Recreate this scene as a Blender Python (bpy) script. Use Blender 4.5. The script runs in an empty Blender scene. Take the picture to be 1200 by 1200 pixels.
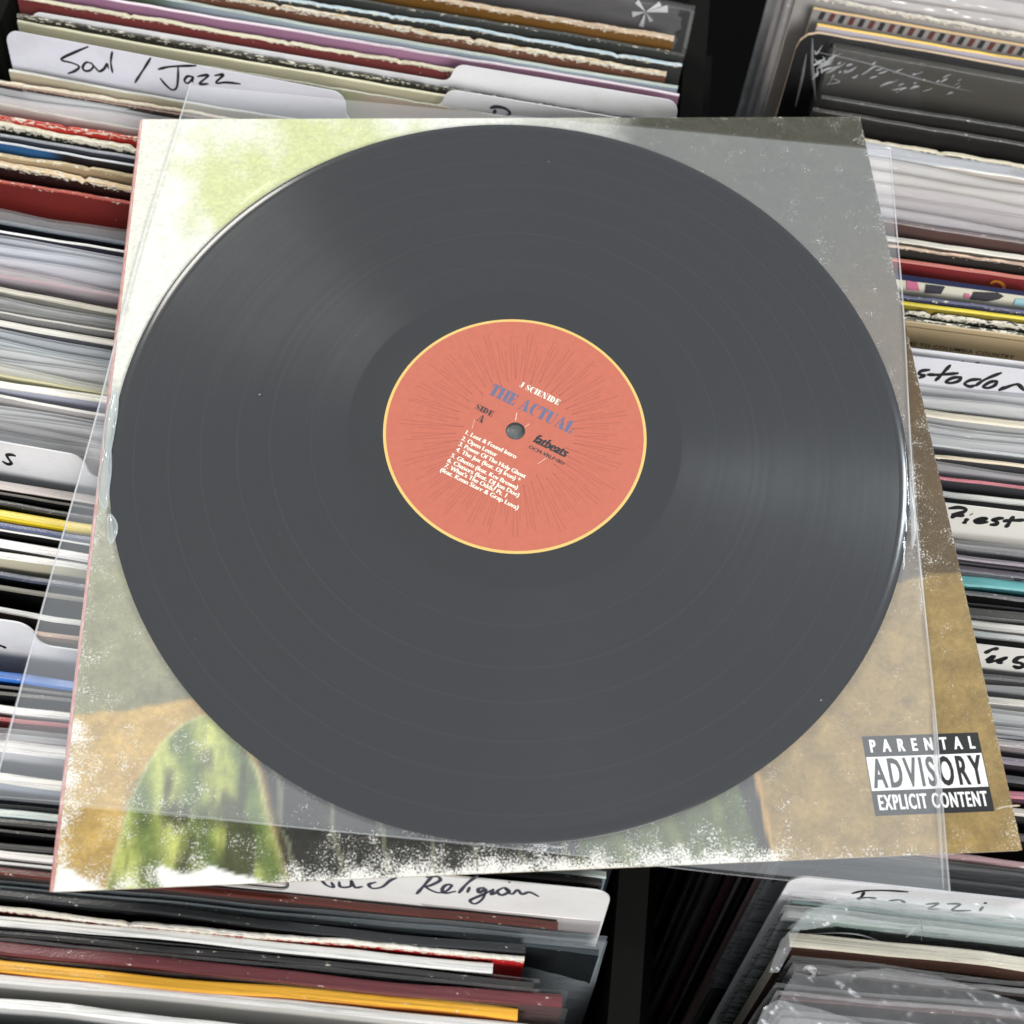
import bpy, math, random
import numpy as np
from mathutils import Matrix, Vector

random.seed(7)
rng = np.random.default_rng(11)
scene = bpy.context.scene
MM = 0.001

# ------------------------------------------------------------------ camera
CAM_POS = np.array([-29.580629, -189.865868, 368.785061])          # mm
CAM_R = np.array([[0.99808828, -0.04466831, 0.04271447],
                  [-0.02404410, -0.91731134, -0.39744407],
                  [0.05693562, 0.39565724, -0.91663171]])             # world -> camera (x right, y down, z forward)
FOCAL = 1275.0                                                      # pixels of a 1200 px wide frame
cam_data = bpy.data.cameras.new('camera')
cam = bpy.data.objects.new('camera', cam_data)
scene.collection.objects.link(cam)
cam_data.sensor_width = 36.0
cam_data.lens = FOCAL / 1200.0 * 36.0
cam_data.clip_start = 0.01
cam_data.clip_end = 50.0
_m = Matrix(((CAM_R[0][0], -CAM_R[1][0], -CAM_R[2][0], CAM_POS[0] * MM),
             (CAM_R[0][1], -CAM_R[1][1], -CAM_R[2][1], CAM_POS[1] * MM),
             (CAM_R[0][2], -CAM_R[1][2], -CAM_R[2][2], CAM_POS[2] * MM),
             (0, 0, 0, 1)))
cam.matrix_world = _m
cam_data.dof.use_dof = True
cam_data.dof.focus_distance = 0.412
cam_data.dof.aperture_fstop = 11.0
scene.camera = cam

# ------------------------------------------------------------------ world and lamps
world = bpy.data.worlds.new('World')
scene.world = world
world.use_nodes = True
bg = world.node_tree.nodes['Background']
bg.inputs['Color'].default_value = (0.88, 0.94, 1.0, 1)
bg.inputs['Strength'].default_value = 0.41


def area(name, pos, target, sx, sy, power, col):
    d = bpy.data.lights.new(name, 'AREA')
    d.shape = 'RECTANGLE'; d.size = sx; d.size_y = sy; d.energy = power; d.color = col
    o = bpy.data.objects.new(name, d)
    scene.collection.objects.link(o)
    o.location = pos
    o.rotation_euler = (Vector(target) - Vector(pos)).to_track_quat('-Z', 'Y').to_euler()
    return o


area('window_light', (-1.25, 2.1, 1.25), (0, 0, 0), 0.9, 0.7, 42.0, (1.0, 0.955, 0.88))
area('front_fill_light', (0.55, -1.9, 1.35), (0, 0, 0), 1.3, 0.8, 50.0, (1.0, 0.98, 0.96))  # unseen lamp added behind the camera to brighten the card fronts
area('side_streak_light', (1.9, 0.75, 1.7), (0, 0, 0), 0.28, 0.5, 26.0, (0.88, 0.95, 1.0))  # unseen lamp added for the disc's right-hand streak and some fill

vs = scene.view_settings
vs.view_transform = 'Standard'; vs.look = 'None'; vs.exposure = 0.0; vs.gamma = 1.0
vs.use_curve_mapping = False
cy = scene.cycles
cy.max_bounces = 6; cy.transparent_max_bounces = 32; cy.diffuse_bounces = 3; cy.glossy_bounces = 3
cy.use_adaptive_sampling = True; cy.adaptive_threshold = 0.02
cy.use_denoising = True
cy.sample_clamp_indirect = 6.0
cy.caustics_reflective = False; cy.caustics_refractive = False


# ------------------------------------------------------------------ geometry helpers (millimetres)
def back(u, v, z=0.0):
    """the point at height z that lies on the line of sight through a spot of the photograph"""
    d = CAM_R.T @ np.array([(u - 600) / FOCAL, (v - 600) / FOCAL, 1.0])
    return CAM_POS + d * ((z - CAM_POS[2]) / d[2])


def ray_plane(u, v, p0, n):
    d = CAM_R.T @ np.array([(u - 600) / FOCAL, (v - 600) / FOCAL, 1.0])
    return CAM_POS + d * (np.dot(np.asarray(p0) - CAM_POS, n) / np.dot(d, n))


def lin(c):
    out = []
    for v in c[:3]:
        v = max(0.0, min(1.0, v / 255.0))
        out.append(v / 12.92 if v <= 0.04045 else ((v + 0.055) / 1.055) ** 2.4)
    return (out[0], out[1], out[2], 1.0)


COL = scene.collection


def mesh_obj(name, verts, faces, mats, parent=None, idx=None, smooth=False):
    me = bpy.data.meshes.new(name)
    v = np.asarray(verts, float) * MM
    me.from_pydata(v.tolist(), [], [tuple(int(i) for i in f) for f in faces])
    for m in (mats if isinstance(mats, (list, tuple)) else [mats]):
        me.materials.append(m)
    if idx is not None:
        me.polygons.foreach_set('material_index', list(idx))
    if smooth:
        me.polygons.foreach_set('use_smooth', [True] * len(me.polygons))
    me.update()
    o = bpy.data.objects.new(name, me)
    COL.objects.link(o)
    if parent is not None:
        o.parent = parent
    return o


def thing(name, label, cat, group=None, mat=None):
    o = bpy.data.objects.new(name, None)
    o.empty_display_size = 0.02
    COL.objects.link(o)
    o['label'] = label; o['category'] = cat
    if group:
        o['group'] = group
    if mat is not None:
        o.matrix_world = mat
    return o


def grid_faces(nx, ny, off=0, flip=False):
    f = []
    for j in range(ny):
        for i in range(nx):
            a = off + j * (nx + 1) + i
            q = (a, a + 1, a + nx + 2, a + nx + 1)
            f.append(q[::-1] if flip else q)
    return f


def box_vf(x0, x1, y0, y1, z0, z1):
    v = [(x0, y0, z0), (x1, y0, z0), (x1, y1, z0), (x0, y1, z0), (x0, y0, z1), (x1, y0, z1), (x1, y1, z1), (x0, y1, z1)]
    f = [(3, 2, 1, 0), (4, 5, 6, 7), (0, 1, 5, 4), (1, 2, 6, 5), (2, 3, 7, 6), (3, 0, 4, 7)]
    return v, f


def catmull(pts, n=7):
    P = [np.asarray(p, float) for p in pts]
    if len(P) < 3:
        return [P[0] + (P[-1] - P[0]) * t for t in np.linspace(0, 1, 4)]
    P = [2 * P[0] - P[1]] + P + [2 * P[-1] - P[-2]]
    out = []
    for i in range(1, len(P) - 2):
        a, b, c, d = P[i - 1:i + 3]
        for t in np.linspace(0, 1, n, endpoint=False):
            out.append(0.5 * (2 * b + (c - a) * t + (2 * a - 5 * b + 4 * c - d) * t * t + (3 * b - a - 3 * c + d) * t ** 3))
    out.append(P[-2])
    return out


def ribbon(pts, w, taper=0.55):
    """flat pen stroke in 2D: verts, faces"""
    P = np.array(pts)
    T = np.gradient(P, axis=0)
    T /= (np.linalg.norm(T, axis=1)[:, None] + 1e-9)
    Nn = np.c_[-T[:, 1], T[:, 0]]
    k = len(P)
    s = np.linspace(0, 1, k)
    ww = w * (taper + (1 - taper) * np.minimum(1, np.minimum(s, 1 - s) * 6 + 0.1)) * (0.92 + 0.16 * np.sin(s * 9))
    A = P + Nn * ww[:, None] / 2
    B = P - Nn * ww[:, None] / 2
    v = [*A.tolist(), *B.tolist()]
    f = [(i + 1, i, k + i, k + i + 1) for i in range(k - 1)]
    return v, f


# ------------------------------------------------------------------ material helpers
class NT:
    def __init__(self, name):
        self.mat = bpy.data.materials.new(name)
        self.mat.use_nodes = True
        self.t = self.mat.node_tree
        self.t.nodes.clear()
        self.out = self.t.nodes.new('ShaderNodeOutputMaterial')

    def n(self, typ, **kw):
        nd = self.t.nodes.new('ShaderNode' + typ)
        for k, v in kw.items():
            if k.startswith('i_'):
                key = k[2:]
                sock = nd.inputs[int(key)] if key.isdigit() else nd.inputs[key.replace('_', ' ')]
                if hasattr(v, 'is_linked') or isinstance(v, bpy.types.NodeSocket):
                    self.t.links.new(v, sock)
                else:
                    sock.default_value = v
            else:
                setattr(nd, k, v)
        return nd

    def link(self, a, b):
        self.t.links.new(a, b)

    def math(self, op, a, b=0.0, c=0.0, clamp=False):
        nd = self.n('Math', operation=op, use_clamp=clamp)
        for i, v in enumerate((a, b, c)):
            if isinstance(v, bpy.types.NodeSocket):
                self.link(v, nd.inputs[i])
            else:
                nd.inputs[i].default_value = v
        return nd.outputs[0]

    def mix(self, fac, a, b, mode='MIX'):
        nd = self.n('Mix', data_type='RGBA', blend_type=mode)
        for sock, v in ((nd.inputs['Factor'], fac), (nd.inputs['A'], a), (nd.inputs['B'], b)):
            pass
        ins = [s for s in nd.inputs if s.type in ('VALUE', 'RGBA')]
        facs = nd.inputs[0]; A = nd.inputs[6]; B = nd.inputs[7]
        for sock, v in ((facs, fac), (A, a), (B, b)):
            if isinstance(v, bpy.types.NodeSocket):
                self.link(v, sock)
            else:
                sock.default_value = v
        return nd.outputs[2]

    def noise(self, vec, scale, detail=3.0, rough=0.6):
        nd = self.n('TexNoise')
        nd.inputs['Scale'].default_value = scale
        nd.inputs['Detail'].default_value = detail
        nd.inputs['Roughness'].default_value = rough
        self.link(vec, nd.inputs['Vector'])
        return nd.outputs['Fac']

    def mapping(self, vec, scale=(1, 1, 1), loc=(0, 0, 0)):
        nd = self.n('Mapping')
        nd.inputs['Scale'].default_value = scale
        nd.inputs['Location'].default_value = loc
        self.link(vec, nd.inputs['Vector'])
        return nd.outputs['Vector']

    def step(self, v, lo, hi):
        nd = self.n('MapRange', interpolation_type='SMOOTHSTEP')
        self.link(v, nd.inputs['Value'])
        nd.inputs['From Min'].default_value = lo
        nd.inputs['From Max'].default_value = hi
        return nd.outputs['Result']

    def principled(self, color, rough=0.5, normal=None, **kw):
        b = self.n('BsdfPrincipled')
        for s, v in (('Base Color', color), ('Roughness', rough)):
            if isinstance(v, bpy.types.NodeSocket):
                self.link(v, b.inputs[s])
            else:
                b.inputs[s].default_value = v
        if normal is not None:
            self.link(normal, b.inputs['Normal'])
        for k, v in kw.items():
            s = b.inputs[k.replace('_', ' ')]
            if isinstance(v, bpy.types.NodeSocket):
                self.link(v, s)
            else:
                s.default_value = v
        return b

    def finish(self, shader):
        self.link(shader.outputs[0], self.out.inputs['Surface'])
        return self.mat

    def bump(self, h, strength=0.3, dist=0.001):
        nd = self.n('Bump')
        nd.inputs['Strength'].default_value = strength
        nd.inputs['Distance'].default_value = dist
        self.link(h, nd.inputs['Height'])
        return nd.outputs['Normal']


_cache = {}


def plain(name, col, rough=0.5, var=0.06, scale=300, spec=0.5):
    key = (name, col, rough)
    if key in _cache:
        return _cache[key]
    t = NT(name)
    co = t.n('TexCoord').outputs['Object']
    nz = t.noise(co, scale)
    c = lin(col)
    dark = tuple(x * (1 - var * 2) for x in c[:3]) + (1,)
    lite = tuple(min(1, x * (1 + var)) for x in c[:3]) + (1,)
    b = t.principled(t.mix(nz, dark, lite), rough)
    b.inputs['Specular IOR Level'].default_value = spec
    _cache[key] = t.finish(b)
    return _cache[key]


def card_face(col, wear, seed, H, split=None, rough=0.4, art=0.0):
    """printed card front: small print mottling, paper showing where the top edge is worn"""
    t = NT('printed_card')
    co = t.mapping(t.n('TexCoord').outputs['Object'], loc=(seed * 0.37, 0, 0))
    raw = t.n('SeparateXYZ')
    t.link(t.n('TexCoord').outputs['Object'], raw.inputs[0])
    big = t.noise(t.mapping(co, scale=(14, 14, 60)), 1.0, 3.0)
    c = lin(col)
    lo = tuple(x * (0.78 - art * 0.3) for x in c[:3]) + (1,)
    hi = tuple(min(1, x * 1.16 + 0.004) for x in c[:3]) + (1,)
    base = t.mix(big, lo, hi)
    if split:
        for (x, c2, soft) in split:
            k = t.step(raw.outputs[0], (x - soft) * MM, (x + soft) * MM)
            base = t.mix(k, base, lin(c2))
    fine = t.noise(t.mapping(co, scale=(0.45, 1, 1)), 900, 4.0, 0.7)
    d = t.math('MULTIPLY', t.math('SUBTRACT', H * MM, raw.outputs[2]), 260.0, clamp=True)
    v = t.math('ADD', fine, t.math('SUBTRACT', wear * 0.34, t.math('MULTIPLY', d, 0.42)))
    mask = t.step(v, 0.60, 0.66)
    dots = t.step(t.noise(co, 420, 1.0), 0.76 - wear * 0.02, 0.80)
    mask = t.math('MAXIMUM', mask, t.math('MULTIPLY', dots, 0.45 if wear > 0.3 else 0.06))
    colr = t.mix(mask, base, (0.74, 0.69, 0.56, 1))
    return t.finish(t.principled(colr, rough))


def card_edge(col, wear, seed, rough=0.5):
    t = NT('card_edge')
    co = t.mapping(t.n('TexCoord').outputs['Object'], loc=(seed * 0.53, 0, 0))
    lines = t.noise(t.mapping(co, scale=(9, 1500, 1500)), 1.0, 3.0, 0.7)
    c = lin(col)
    lo = tuple(x * (0.72 - 0.25 * wear) for x in c[:3]) + (1,)
    hi = tuple(min(1, x * 1.12) for x in c[:3]) + (1,)
    lo = tuple(x * 0.7 for x in lo[:3]) + (1,)
    base = t.mix(t.step(lines, 0.28, 0.56), lo, hi)
    chips = t.step(t.math('ADD', t.noise(t.mapping(co, scale=(0.4, 1, 1)), 700, 4.0, 0.7), wear * 0.20), 0.665, 0.72)
    colr = t.mix(chips, base, (0.80, 0.75, 0.62, 1))
    nb = t.bump(t.noise(co, 1200, 3.0), 0.25 + wear * 0.4, 0.0006)
    return t.finish(t.principled(colr, rough, nb))


def film_mat(haze=0.3, rough=0.18, tint=(1, 1, 1), bump=0.25, bscale=120, stretch=(0.25, 1, 1), gloss=1.0, even=False):
    key = ('film', haze, rough, tint, bump, bscale, stretch, gloss, even)
    if key in _cache:
        return _cache[key]
    t = NT('clear_film')
    tr = t.n('BsdfTransparent'); tr.inputs[0].default_value = (0.98, 0.98, 0.98, 1)
    d = t.n('BsdfDiffuse'); d.inputs[0].default_value = (0.86 * tint[0], 0.87 * tint[1], 0.88 * tint[2], 1)
    tl = t.n('BsdfTranslucent'); tl.inputs[0].default_value = (0.86 * tint[0], 0.87 * tint[1], 0.88 * tint[2], 1)
    g = t.n('BsdfGlossy'); g.inputs['Roughness'].default_value = rough
    fr = t.n('LayerWeight'); fr.inputs['Blend'].default_value = 0.5
    dd = t.n('MixShader'); dd.inputs[0].default_value = 0.3
    t.link(d.outputs[0], dd.inputs[1]); t.link(tl.outputs[0], dd.inputs[2])
    m1 = t.n('MixShader'); m1.inputs[0].default_value = haze  # haze: milky plastic and bright reflection, both put in as white diffuse
    if not even:
        co = t.mapping(t.n('TexCoord').outputs['Object'], scale=stretch)
        nb = t.bump(t.noise(co, bscale, 3.0, 0.6), bump * 1.7, 0.004)
        t.link(nb, g.inputs['Normal']); t.link(nb, d.inputs['Normal']); t.link(nb, fr.inputs['Normal'])
        t.link(t.math('MULTIPLY', t.math('ADD', t.math('MULTIPLY', t.noise(co, bscale * 0.35, 2.0), 0.9), 0.55), haze), m1.inputs[0])
    t.link(tr.outputs[0], m1.inputs[1]); t.link(dd.outputs[0], m1.inputs[2])
    if even:
        # thin film: what passes is hardly dimmed, a little light is scattered back
        d.inputs[0].default_value = (0.87 * tint[0] * haze, 0.88 * tint[1] * haze, 0.89 * tint[2] * haze, 1)
        m1 = t.n('AddShader')
        t.link(tr.outputs[0], m1.inputs[0]); t.link(d.outputs[0], m1.inputs[1])
    m2 = t.n('MixShader')
    t.link(t.math('MULTIPLY', t.math('MULTIPLY_ADD', t.math('POWER', fr.outputs['Facing'], 5.0), 0.85, 0.036), gloss, clamp=True), m2.inputs[0])
    t.link(m1.outputs[0], m2.inputs[1]); t.link(g.outputs[0], m2.inputs[2])
    _cache[key] = t.finish(m2)
    return _cache[key]


def board(tint, seed):
    t = NT('divider_board')
    co = t.mapping(t.n('TexCoord').outputs['Object'], loc=(seed * 0.31, 0, seed * 0.17))
    smudge = t.step(t.noise(t.mapping(co, scale=(1, 1, 1.6)), 34, 5.0, 0.65), 0.40, 0.80)
    c = lin(tint)
    col = t.mix(t.math('MULTIPLY', smudge, 0.30), c, (0.46, 0.43, 0.38, 1))
    scuff = t.step(t.noise(t.mapping(co, scale=(0.25, 1, 1)), 420, 4.0, 0.7), 0.62, 0.70)
    col = t.mix(t.math('MULTIPLY', scuff, 0.18), col, (0.35, 0.33, 0.30, 1))
    return t.finish(t.principled(col, 0.5, t.bump(t.noise(co, 60, 3.0), 0.12, 0.002)))


INK = plain('marker_ink', (22, 21, 24), 0.45)
INK_BLUE = plain('faded_marker_ink', (58, 60, 74), 0.5)
SEAM = film_mat(haze=0.7, rough=0.2, bump=0.05)
DARK_PANEL = plain('dark_painted_board', (22, 22, 20), 0.95, 0.08, 90, 0.08)
FLOOR_MAT = plain('dark_floor', (10, 10, 10), 1.0, 0.1, 20, 0.05)

# ------------------------------------------------------------------ setting: floor and the two bins
v, f = box_vf(-2500, 2500, -2500, 2500, -372, -362)
o = mesh_obj('floor', v, f, FLOOR_MAT); o['kind'] = 'structure'

COL_ANG = math.radians(-99.6)
CD = np.array([math.cos(COL_ANG), math.sin(COL_ANG)])               # along a column, towards the viewer
CN = np.array([-CD[1], CD[0]])                                       # to the right of a column


def bin_thing(label, origin, off0, off1, top0, top1, th=11.0):
    """side walls at off0 / off1 to the right of the origin line; walls end below the record tops"""
    b = thing('record_bin', label, 'bin', 'record bins')
    for (off, top, sgn) in ((off0, top0, -1), (off1, top1, 1)):
        a, c = (off - th, off) if sgn < 0 else (off, off + th)
        vv = []
        for z in (-350.0, top):
            for (s, n_) in ((-430, a), (430, a), (430, c), (-430, c)):
                p = np.asarray(origin) + CD * s + CN * n_
                vv.append((p[0], p[1], z))
        ff = [(3, 2, 1, 0), (4, 5, 6, 7), (0, 1, 5, 4), (1, 2, 6, 5), (2, 3, 7, 6), (3, 0, 4, 7)]
        mesh_obj('side_panel', vv, ff, DARK_PANEL, b)
    vv = []
    for z in (-361.0, -350.5):
        for (s, n_) in ((-430, off0 - th), (430, off0 - th), (430, off1 + th), (-430, off1 + th)):
            p = np.asarray(origin) + CD * s + CN * n_
            vv.append((p[0], p[1], z))
    mesh_obj('base_panel', vv, ff, DARK_PANEL, b)
    return b


LEFT_EDGE = (np.array([85.4, 196.0]), np.array([21.8, -162.0]))       # right ends of the left column
RIGHT_EDGE = (np.array([138.0, 190.6]), np.array([80.4, -164.5]))     # left ends of the right column
bin_thing('dark board bin under the records on the left of the black gap', (55.0, 18.0), -333, 3, -34, -44)
bin_thing('dark board bin under the records on the right of the black gap', (110.0, 18.0), -6, 333, -240, -40)


# ------------------------------------------------------------------ the rows of records
def yaw_of(col, y):
    if col == 'L':
        return math.radians(np.interp(y, [-200, -95, -60, 0, 230], [-7.4, -8.0, -10.5, -12.3, -12.8]))
    return math.radians(np.interp(y, [-200, 41, 103, 225], [-8.0, -9.3, -11.0, -13.8]))


LEAN = math.radians(21.0)


def place(col, px, py, ztop, H, jit=0.0, tw=0.0):
    P = back(px, py, ztop)
    yaw = yaw_of(col, P[1]) + math.radians(tw)
    u = np.array([math.cos(yaw), math.sin(yaw), 0.0])
    up = np.array([-math.sin(yaw) * math.sin(LEAN), math.cos(yaw) * math.sin(LEAN), math.cos(LEAN)])
    yb = np.cross(up, u)
    e0, e1 = LEFT_EDGE if col == 'L' else RIGHT_EDGE
    A = np.array([[u[0], -(e1 - e0)[0]], [u[1], -(e1 - e0)[1]]])
    s = np.linalg.solve(A, e0 - P[:2])[0]
    end = P + u * (s + jit)
    ctr = end + u * (-157.5 if col == 'L' else 157.5)
    base = ctr - up * H
    M = Matrix(((u[0], yb[0], up[0], base[0] * MM), (u[1], yb[1], up[1], base[1] * MM), (u[2], yb[2], up[2], base[2] * MM), (0, 0, 0, 1)))
    return dict(P=P, u=u, up=up, yb=yb, base=base, M=M, ctr=ctr)


def wav(x, seed, amp):
    return amp * (math.sin(x * 0.021 + seed * 1.7) + 0.5 * math.sin(x * 0.047 + seed * 3.1) + 0.25 * math.sin(x * 0.11 + seed * 5.3))


def make_sleeve_mesh(parent, t, H, W, mats, seed, corner=0.0, amp=0.5, wear=0.0):
    """one card sleeve: a bent, slightly uneven slab; front face 0 and rounded top edge 1"""
    nx = 28 if wear < 0.35 else 150
    rf = random.Random(int(seed * 13))
    fray = [0.0] * (nx + 1)
    if wear >= 0.35:
        q_ = 0.0
        for i in range(nx + 1):
            q_ = 0.6 * q_ + rf.uniform(-1, 1) * 0.34 * wear
            fray[i] = q_ - (1.6 * wear if rf.random() < 0.03 * wear else 0)
    r = min(t * 0.45, 0.7)
    prof = [(0, 0, 0), (0, 30, 0), (0, H - 60, 0), (0, H - r, 0)]
    prof += [(r * (1 - math.cos(a)), H - r + r * math.sin(a), 1) for a in (math.pi / 4, math.pi / 2)]
    prof += [(t - r * (1 - math.cos(a)), H - r + r * math.sin(a), 1) for a in (math.pi / 2, math.pi / 4)]
    prof += [(t, H - r, 0), (t, H - 60, 0), (t, 0, 0)]
    k = len(prof)
    vv, ff, idx = [], [], []
    for i in range(nx + 1):
        x = -W / 2 + W * i / nx
        if corner > 0:
            x = -W / 2 * math.cos(math.pi * i / nx)
        dz_c = 0.0
        e = W / 2 - abs(x)
        if corner > 0 and e < corner:
            dz_c = -(corner - math.sqrt(max(0, corner ** 2 - (corner - e) ** 2)))
        for (y, z, _) in prof:
            fz = max(0.0, (z - (H - 120)) / 120.0)
            vv.append((x, y + wav(x, seed, amp) * fz, z + (0.25 * math.sin(x * 0.3 + seed) * 0.5 * fz + dz_c + (fray[i] if z > H - 5 else 0.0) if z > H - 20 else 0)))
    for i in range(nx):
        for j in range(k - 1):
            a = i * k + j
            ff.append((a, a + k, a + k + 1, a + 1))
            idx.append(1 if (prof[j][2] or prof[j + 1][2]) else 0)
    for i in (0, nx):
        c = [i * k + j for j in range(k)]
        ff.append(c if i == 0 else c[::-1]); idx.append(1)
    return mesh_obj('card_sleeve', vv, ff, mats, parent, idx)


def make_film(parent, t, H, rise, W, mat, seed, crumple=0.0, name='plastic_sleeve'):
    """the thin clear outer bag of one record: front and back sheets standing a little above the card"""
    nx, nz = (56, 16) if crumple == 0 else (150, 36)
    vv, ff = [], []
    top = H + rise
    bot = H - 110
    rs = random.Random(seed)
    ph = [rs.uniform(0, 6.28) for _ in range(12)]
    for side in (0, 1):
        off = len(vv)
        for j in range(nz + 1):
            q = (j / nz) ** 0.8
            z = bot + (top - bot) * q
            for i in range(nx + 1):
                x = -W / 2 - 2.0 + (W + 4.0) * i / nx
                grow = max(0.0, (z - (H - 25)) / (25 + rise + 1e-6))
                wv = grow * (1.1 * math.sin(x * 0.019 + ph[0] + side * 0.4) + 0.6 * math.sin(x * 0.05 + ph[1]) + 0.3 * math.sin(x * 0.13 + ph[2]))
                y = (-0.45 - 0.15 if side == 0 else t + 0.6) + (wv if rise > 2 else wv * 0.3)
                zz = z
                if rise > 2:
                    zz += grow * (0.9 * math.sin(x * 0.027 + ph[3]) + 0.5 * math.sin(x * 0.071 + ph[4]))
                    y += grow * (t * 0.5 - y) * 0.55
                if crumple > 0 and z > H - 40:
                    c = 0
                    for m in range(4):
                        a = ph[5 + m]
                        fq = 0.12 * 1.9 ** m
                        c += abs(math.sin((x * math.cos(a) + z * math.sin(a) * 1.6) * fq + ph[8 + m % 4])) / (1.5 ** m)
                    y -= crumple * c * 0.5 if side == 0 else 0
                    zz += crumple * 0.4 * math.sin(x * 0.2 + ph[6]) * grow
                vv.append((x, y, zz))
        ff += grid_faces(nx, nz, off)
    return mesh_obj(name, vv, ff, mat, parent, smooth=True)


def write_on(parent, pl, strokes, w, mat, name='handwriting', lift=0.12):
    """pen strokes given as spots of the photograph, laid down on the front plane of a card"""
    vv, ff = [], []
    for i, st in enumerate(strokes):
        pts = []
        for (a, b) in st:
            p = ray_plane(a, b, pl['base'], pl['yb']) - pl['base']
            pts.append((np.dot(p, pl['u']), np.dot(p, pl['up'])))
        v2, f2 = ribbon(catmull(pts), w)
        off = len(vv)
        vv += [(x, -lift - 0.002 * i, z) for (x, z) in v2]
        ff += [tuple(off + q for q in f_) for f_ in f2]
    return mesh_obj(name, vv, ff, mat, parent)


def arc(cx, cy_, r, a0, a1, n=7):
    return [(cx + r * math.cos(math.radians(a0 + (a1 - a0) * i / n)), cy_ + r * math.sin(math.radians(a0 + (a1 - a0) * i / n))) for i in range(n + 1)]


def make_divider(parent, mat, H, tab_h, x0, x1, W=312.0, t=0.7, r=6.0):
    """card divider: a square body with a raised, round-cornered tab from x0 to x1"""
    zb = H - tab_h
    L, Rr = -W / 2, W / 2
    o_ = [(L, 0), (Rr, 0)]
    if x1 < Rr - 1:
        o_ += arc(Rr - r, zb - r, r, 0, 90)
        o_ += arc(x1 + r * 0.8, zb + r * 0.8, r * 0.8, 270, 190, 5)
        o_ += arc(x1 - r, H - r, r, 10, 90)
    else:
        o_ += arc(Rr - r, H - r, r, 0, 90)
    if x0 > L + 1:
        o_ += arc(x0 + r, H - r, r, 90, 170)
        o_ += arc(x0 - r * 0.8, zb + r * 0.8, r * 0.8, 350, 270, 5)
        o_ += arc(L + r, zb - r, r, 90, 180)
    else:
        o_ += arc(L + r, H - r, r, 90, 180)
    k = len(o_)
    vv = [(x, 0, z) for x, z in o_] + [(x, t, z) for x, z in o_]
    ff = [tuple(range(k)), tuple(range(2 * k - 1, k - 1, -1))]
    ff += [(i, k + i, k + (i + 1) % k, (i + 1) % k) for i in range(k)]
    return mesh_obj('card', vv, ff, mat, parent)


ZR = -22.0
items = []


def rec(col, px, py, t, edge, face, label, wear=0.1, film=None, z=ZR, split=None, rough=0.4, corner=0.0, jit=None, fp=None, name='record_sleeve', crumple=0.0, erough=0.5):
    items.append(dict(kind='rec', col=col, px=px, py=py, t=t, edge=edge, face=face, label=label, wear=wear, film=film, z=z, split=split, rough=rough, corner=corner, jit=jit, fp=fp or {}, name=name, crumple=crumple, erough=erough))


def div(col, px, py, label, tab=None, tab_h=10.0, z=-10.0, strokes=None, sw=1.1, ink=None, tint=(232, 232, 234), key=None, hx=8.0):
    items.append(dict(kind='div', col=col, px=px, py=py, label=label, tab=tab, tab_h=tab_h, z=z, strokes=strokes, sw=sw, ink=ink or INK, tint=tint, key=key, hx=hx))


def zp(pts, s, ox, oy):
    return [(ox + x / s, oy + y / s) for x, y in pts]


# ---- left column, far end to near end
rec('L', 700, -8, 5, (70, 70, 70), (68, 68, 70), 'charcoal shrink-wrapped record at the top edge with star-shaped film glint', film=0, crumple=0.5, jit=1, fp=dict(haze=0.12, rough=0.08))
rec('L', 700, 31, 5, (205, 178, 148), (118, 80, 28), 'frayed record with thick tan edge and golden brown front', wear=0.55, jit=-6)
rec('L', 700, 47, 2, (70, 72, 68), (48, 50, 46), 'thin dark green-black record behind the pale blue edged one', wear=0.3)
rec('L', 700, 60, 2.8, (190, 208, 216), (44, 46, 44), 'black record with pale blue worn edge', wear=0.5, jit=-1)
rec('L', 700, 71, 2.6, (205, 180, 145), (112, 70, 50), 'brown record with badly frayed cream edge near the far end', wear=0.9, jit=-8)
rec('L', 700, 87, 2.4, (188, 198, 188), (72, 92, 66), 'dull green record behind the mauve one', wear=0.15, jit=-2, split=[(-90, (150, 165, 175), 20)])
rec('L', 700, 95, 2, (236, 222, 228), (160, 118, 146), 'mauve record with pinkish white edge behind blank grey tab', wear=0.1, jit=-1)
rec('L', 300, 44, 3.2, (216, 208, 180), (112, 44, 42), 'dark red record with thick cream edge behind the blank tabbed divider', wear=0.5, jit=-7)
div('L', 700, 103, 'blank pale grey divider card with wide tab on the right', tab=(530, 790), tab_h=9.0, z=-13)
rec('L', 300, 65, 2, (60, 58, 50), (40, 40, 36), 'thin black record with chipped cream edge just in front of blank divider', wear=0.6, jit=-4)
rec('L', 300, 74, 2, (226, 222, 190), (196, 190, 160), 'cream record behind the divider half hidden by album top', wear=0.3)
B_ST = [zp(p, 5.4545, 400, 0) for p in ([(950, 692), (985, 682), (1045, 692), (1078, 722), (1050, 745), (985, 752)], [(985, 700), (975, 730), (962, 770)], [(990, 750), (1050, 752), (1085, 775), (1050, 800)])]
div('L', 640, 124, 'white divider card showing only a handwritten capital above the album top', tab=(520, 792), tab_h=9.0, z=-13, strokes=B_ST, sw=1.6, ink=INK_BLUE)
rec('L', 300, 81, 3, (212, 210, 190), (190, 182, 152), 'cream and olive record right behind the Soul / Jazz divider', wear=0.4, split=[(-20, (150, 160, 120), 8), (10, (205, 185, 165), 14)])
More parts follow.
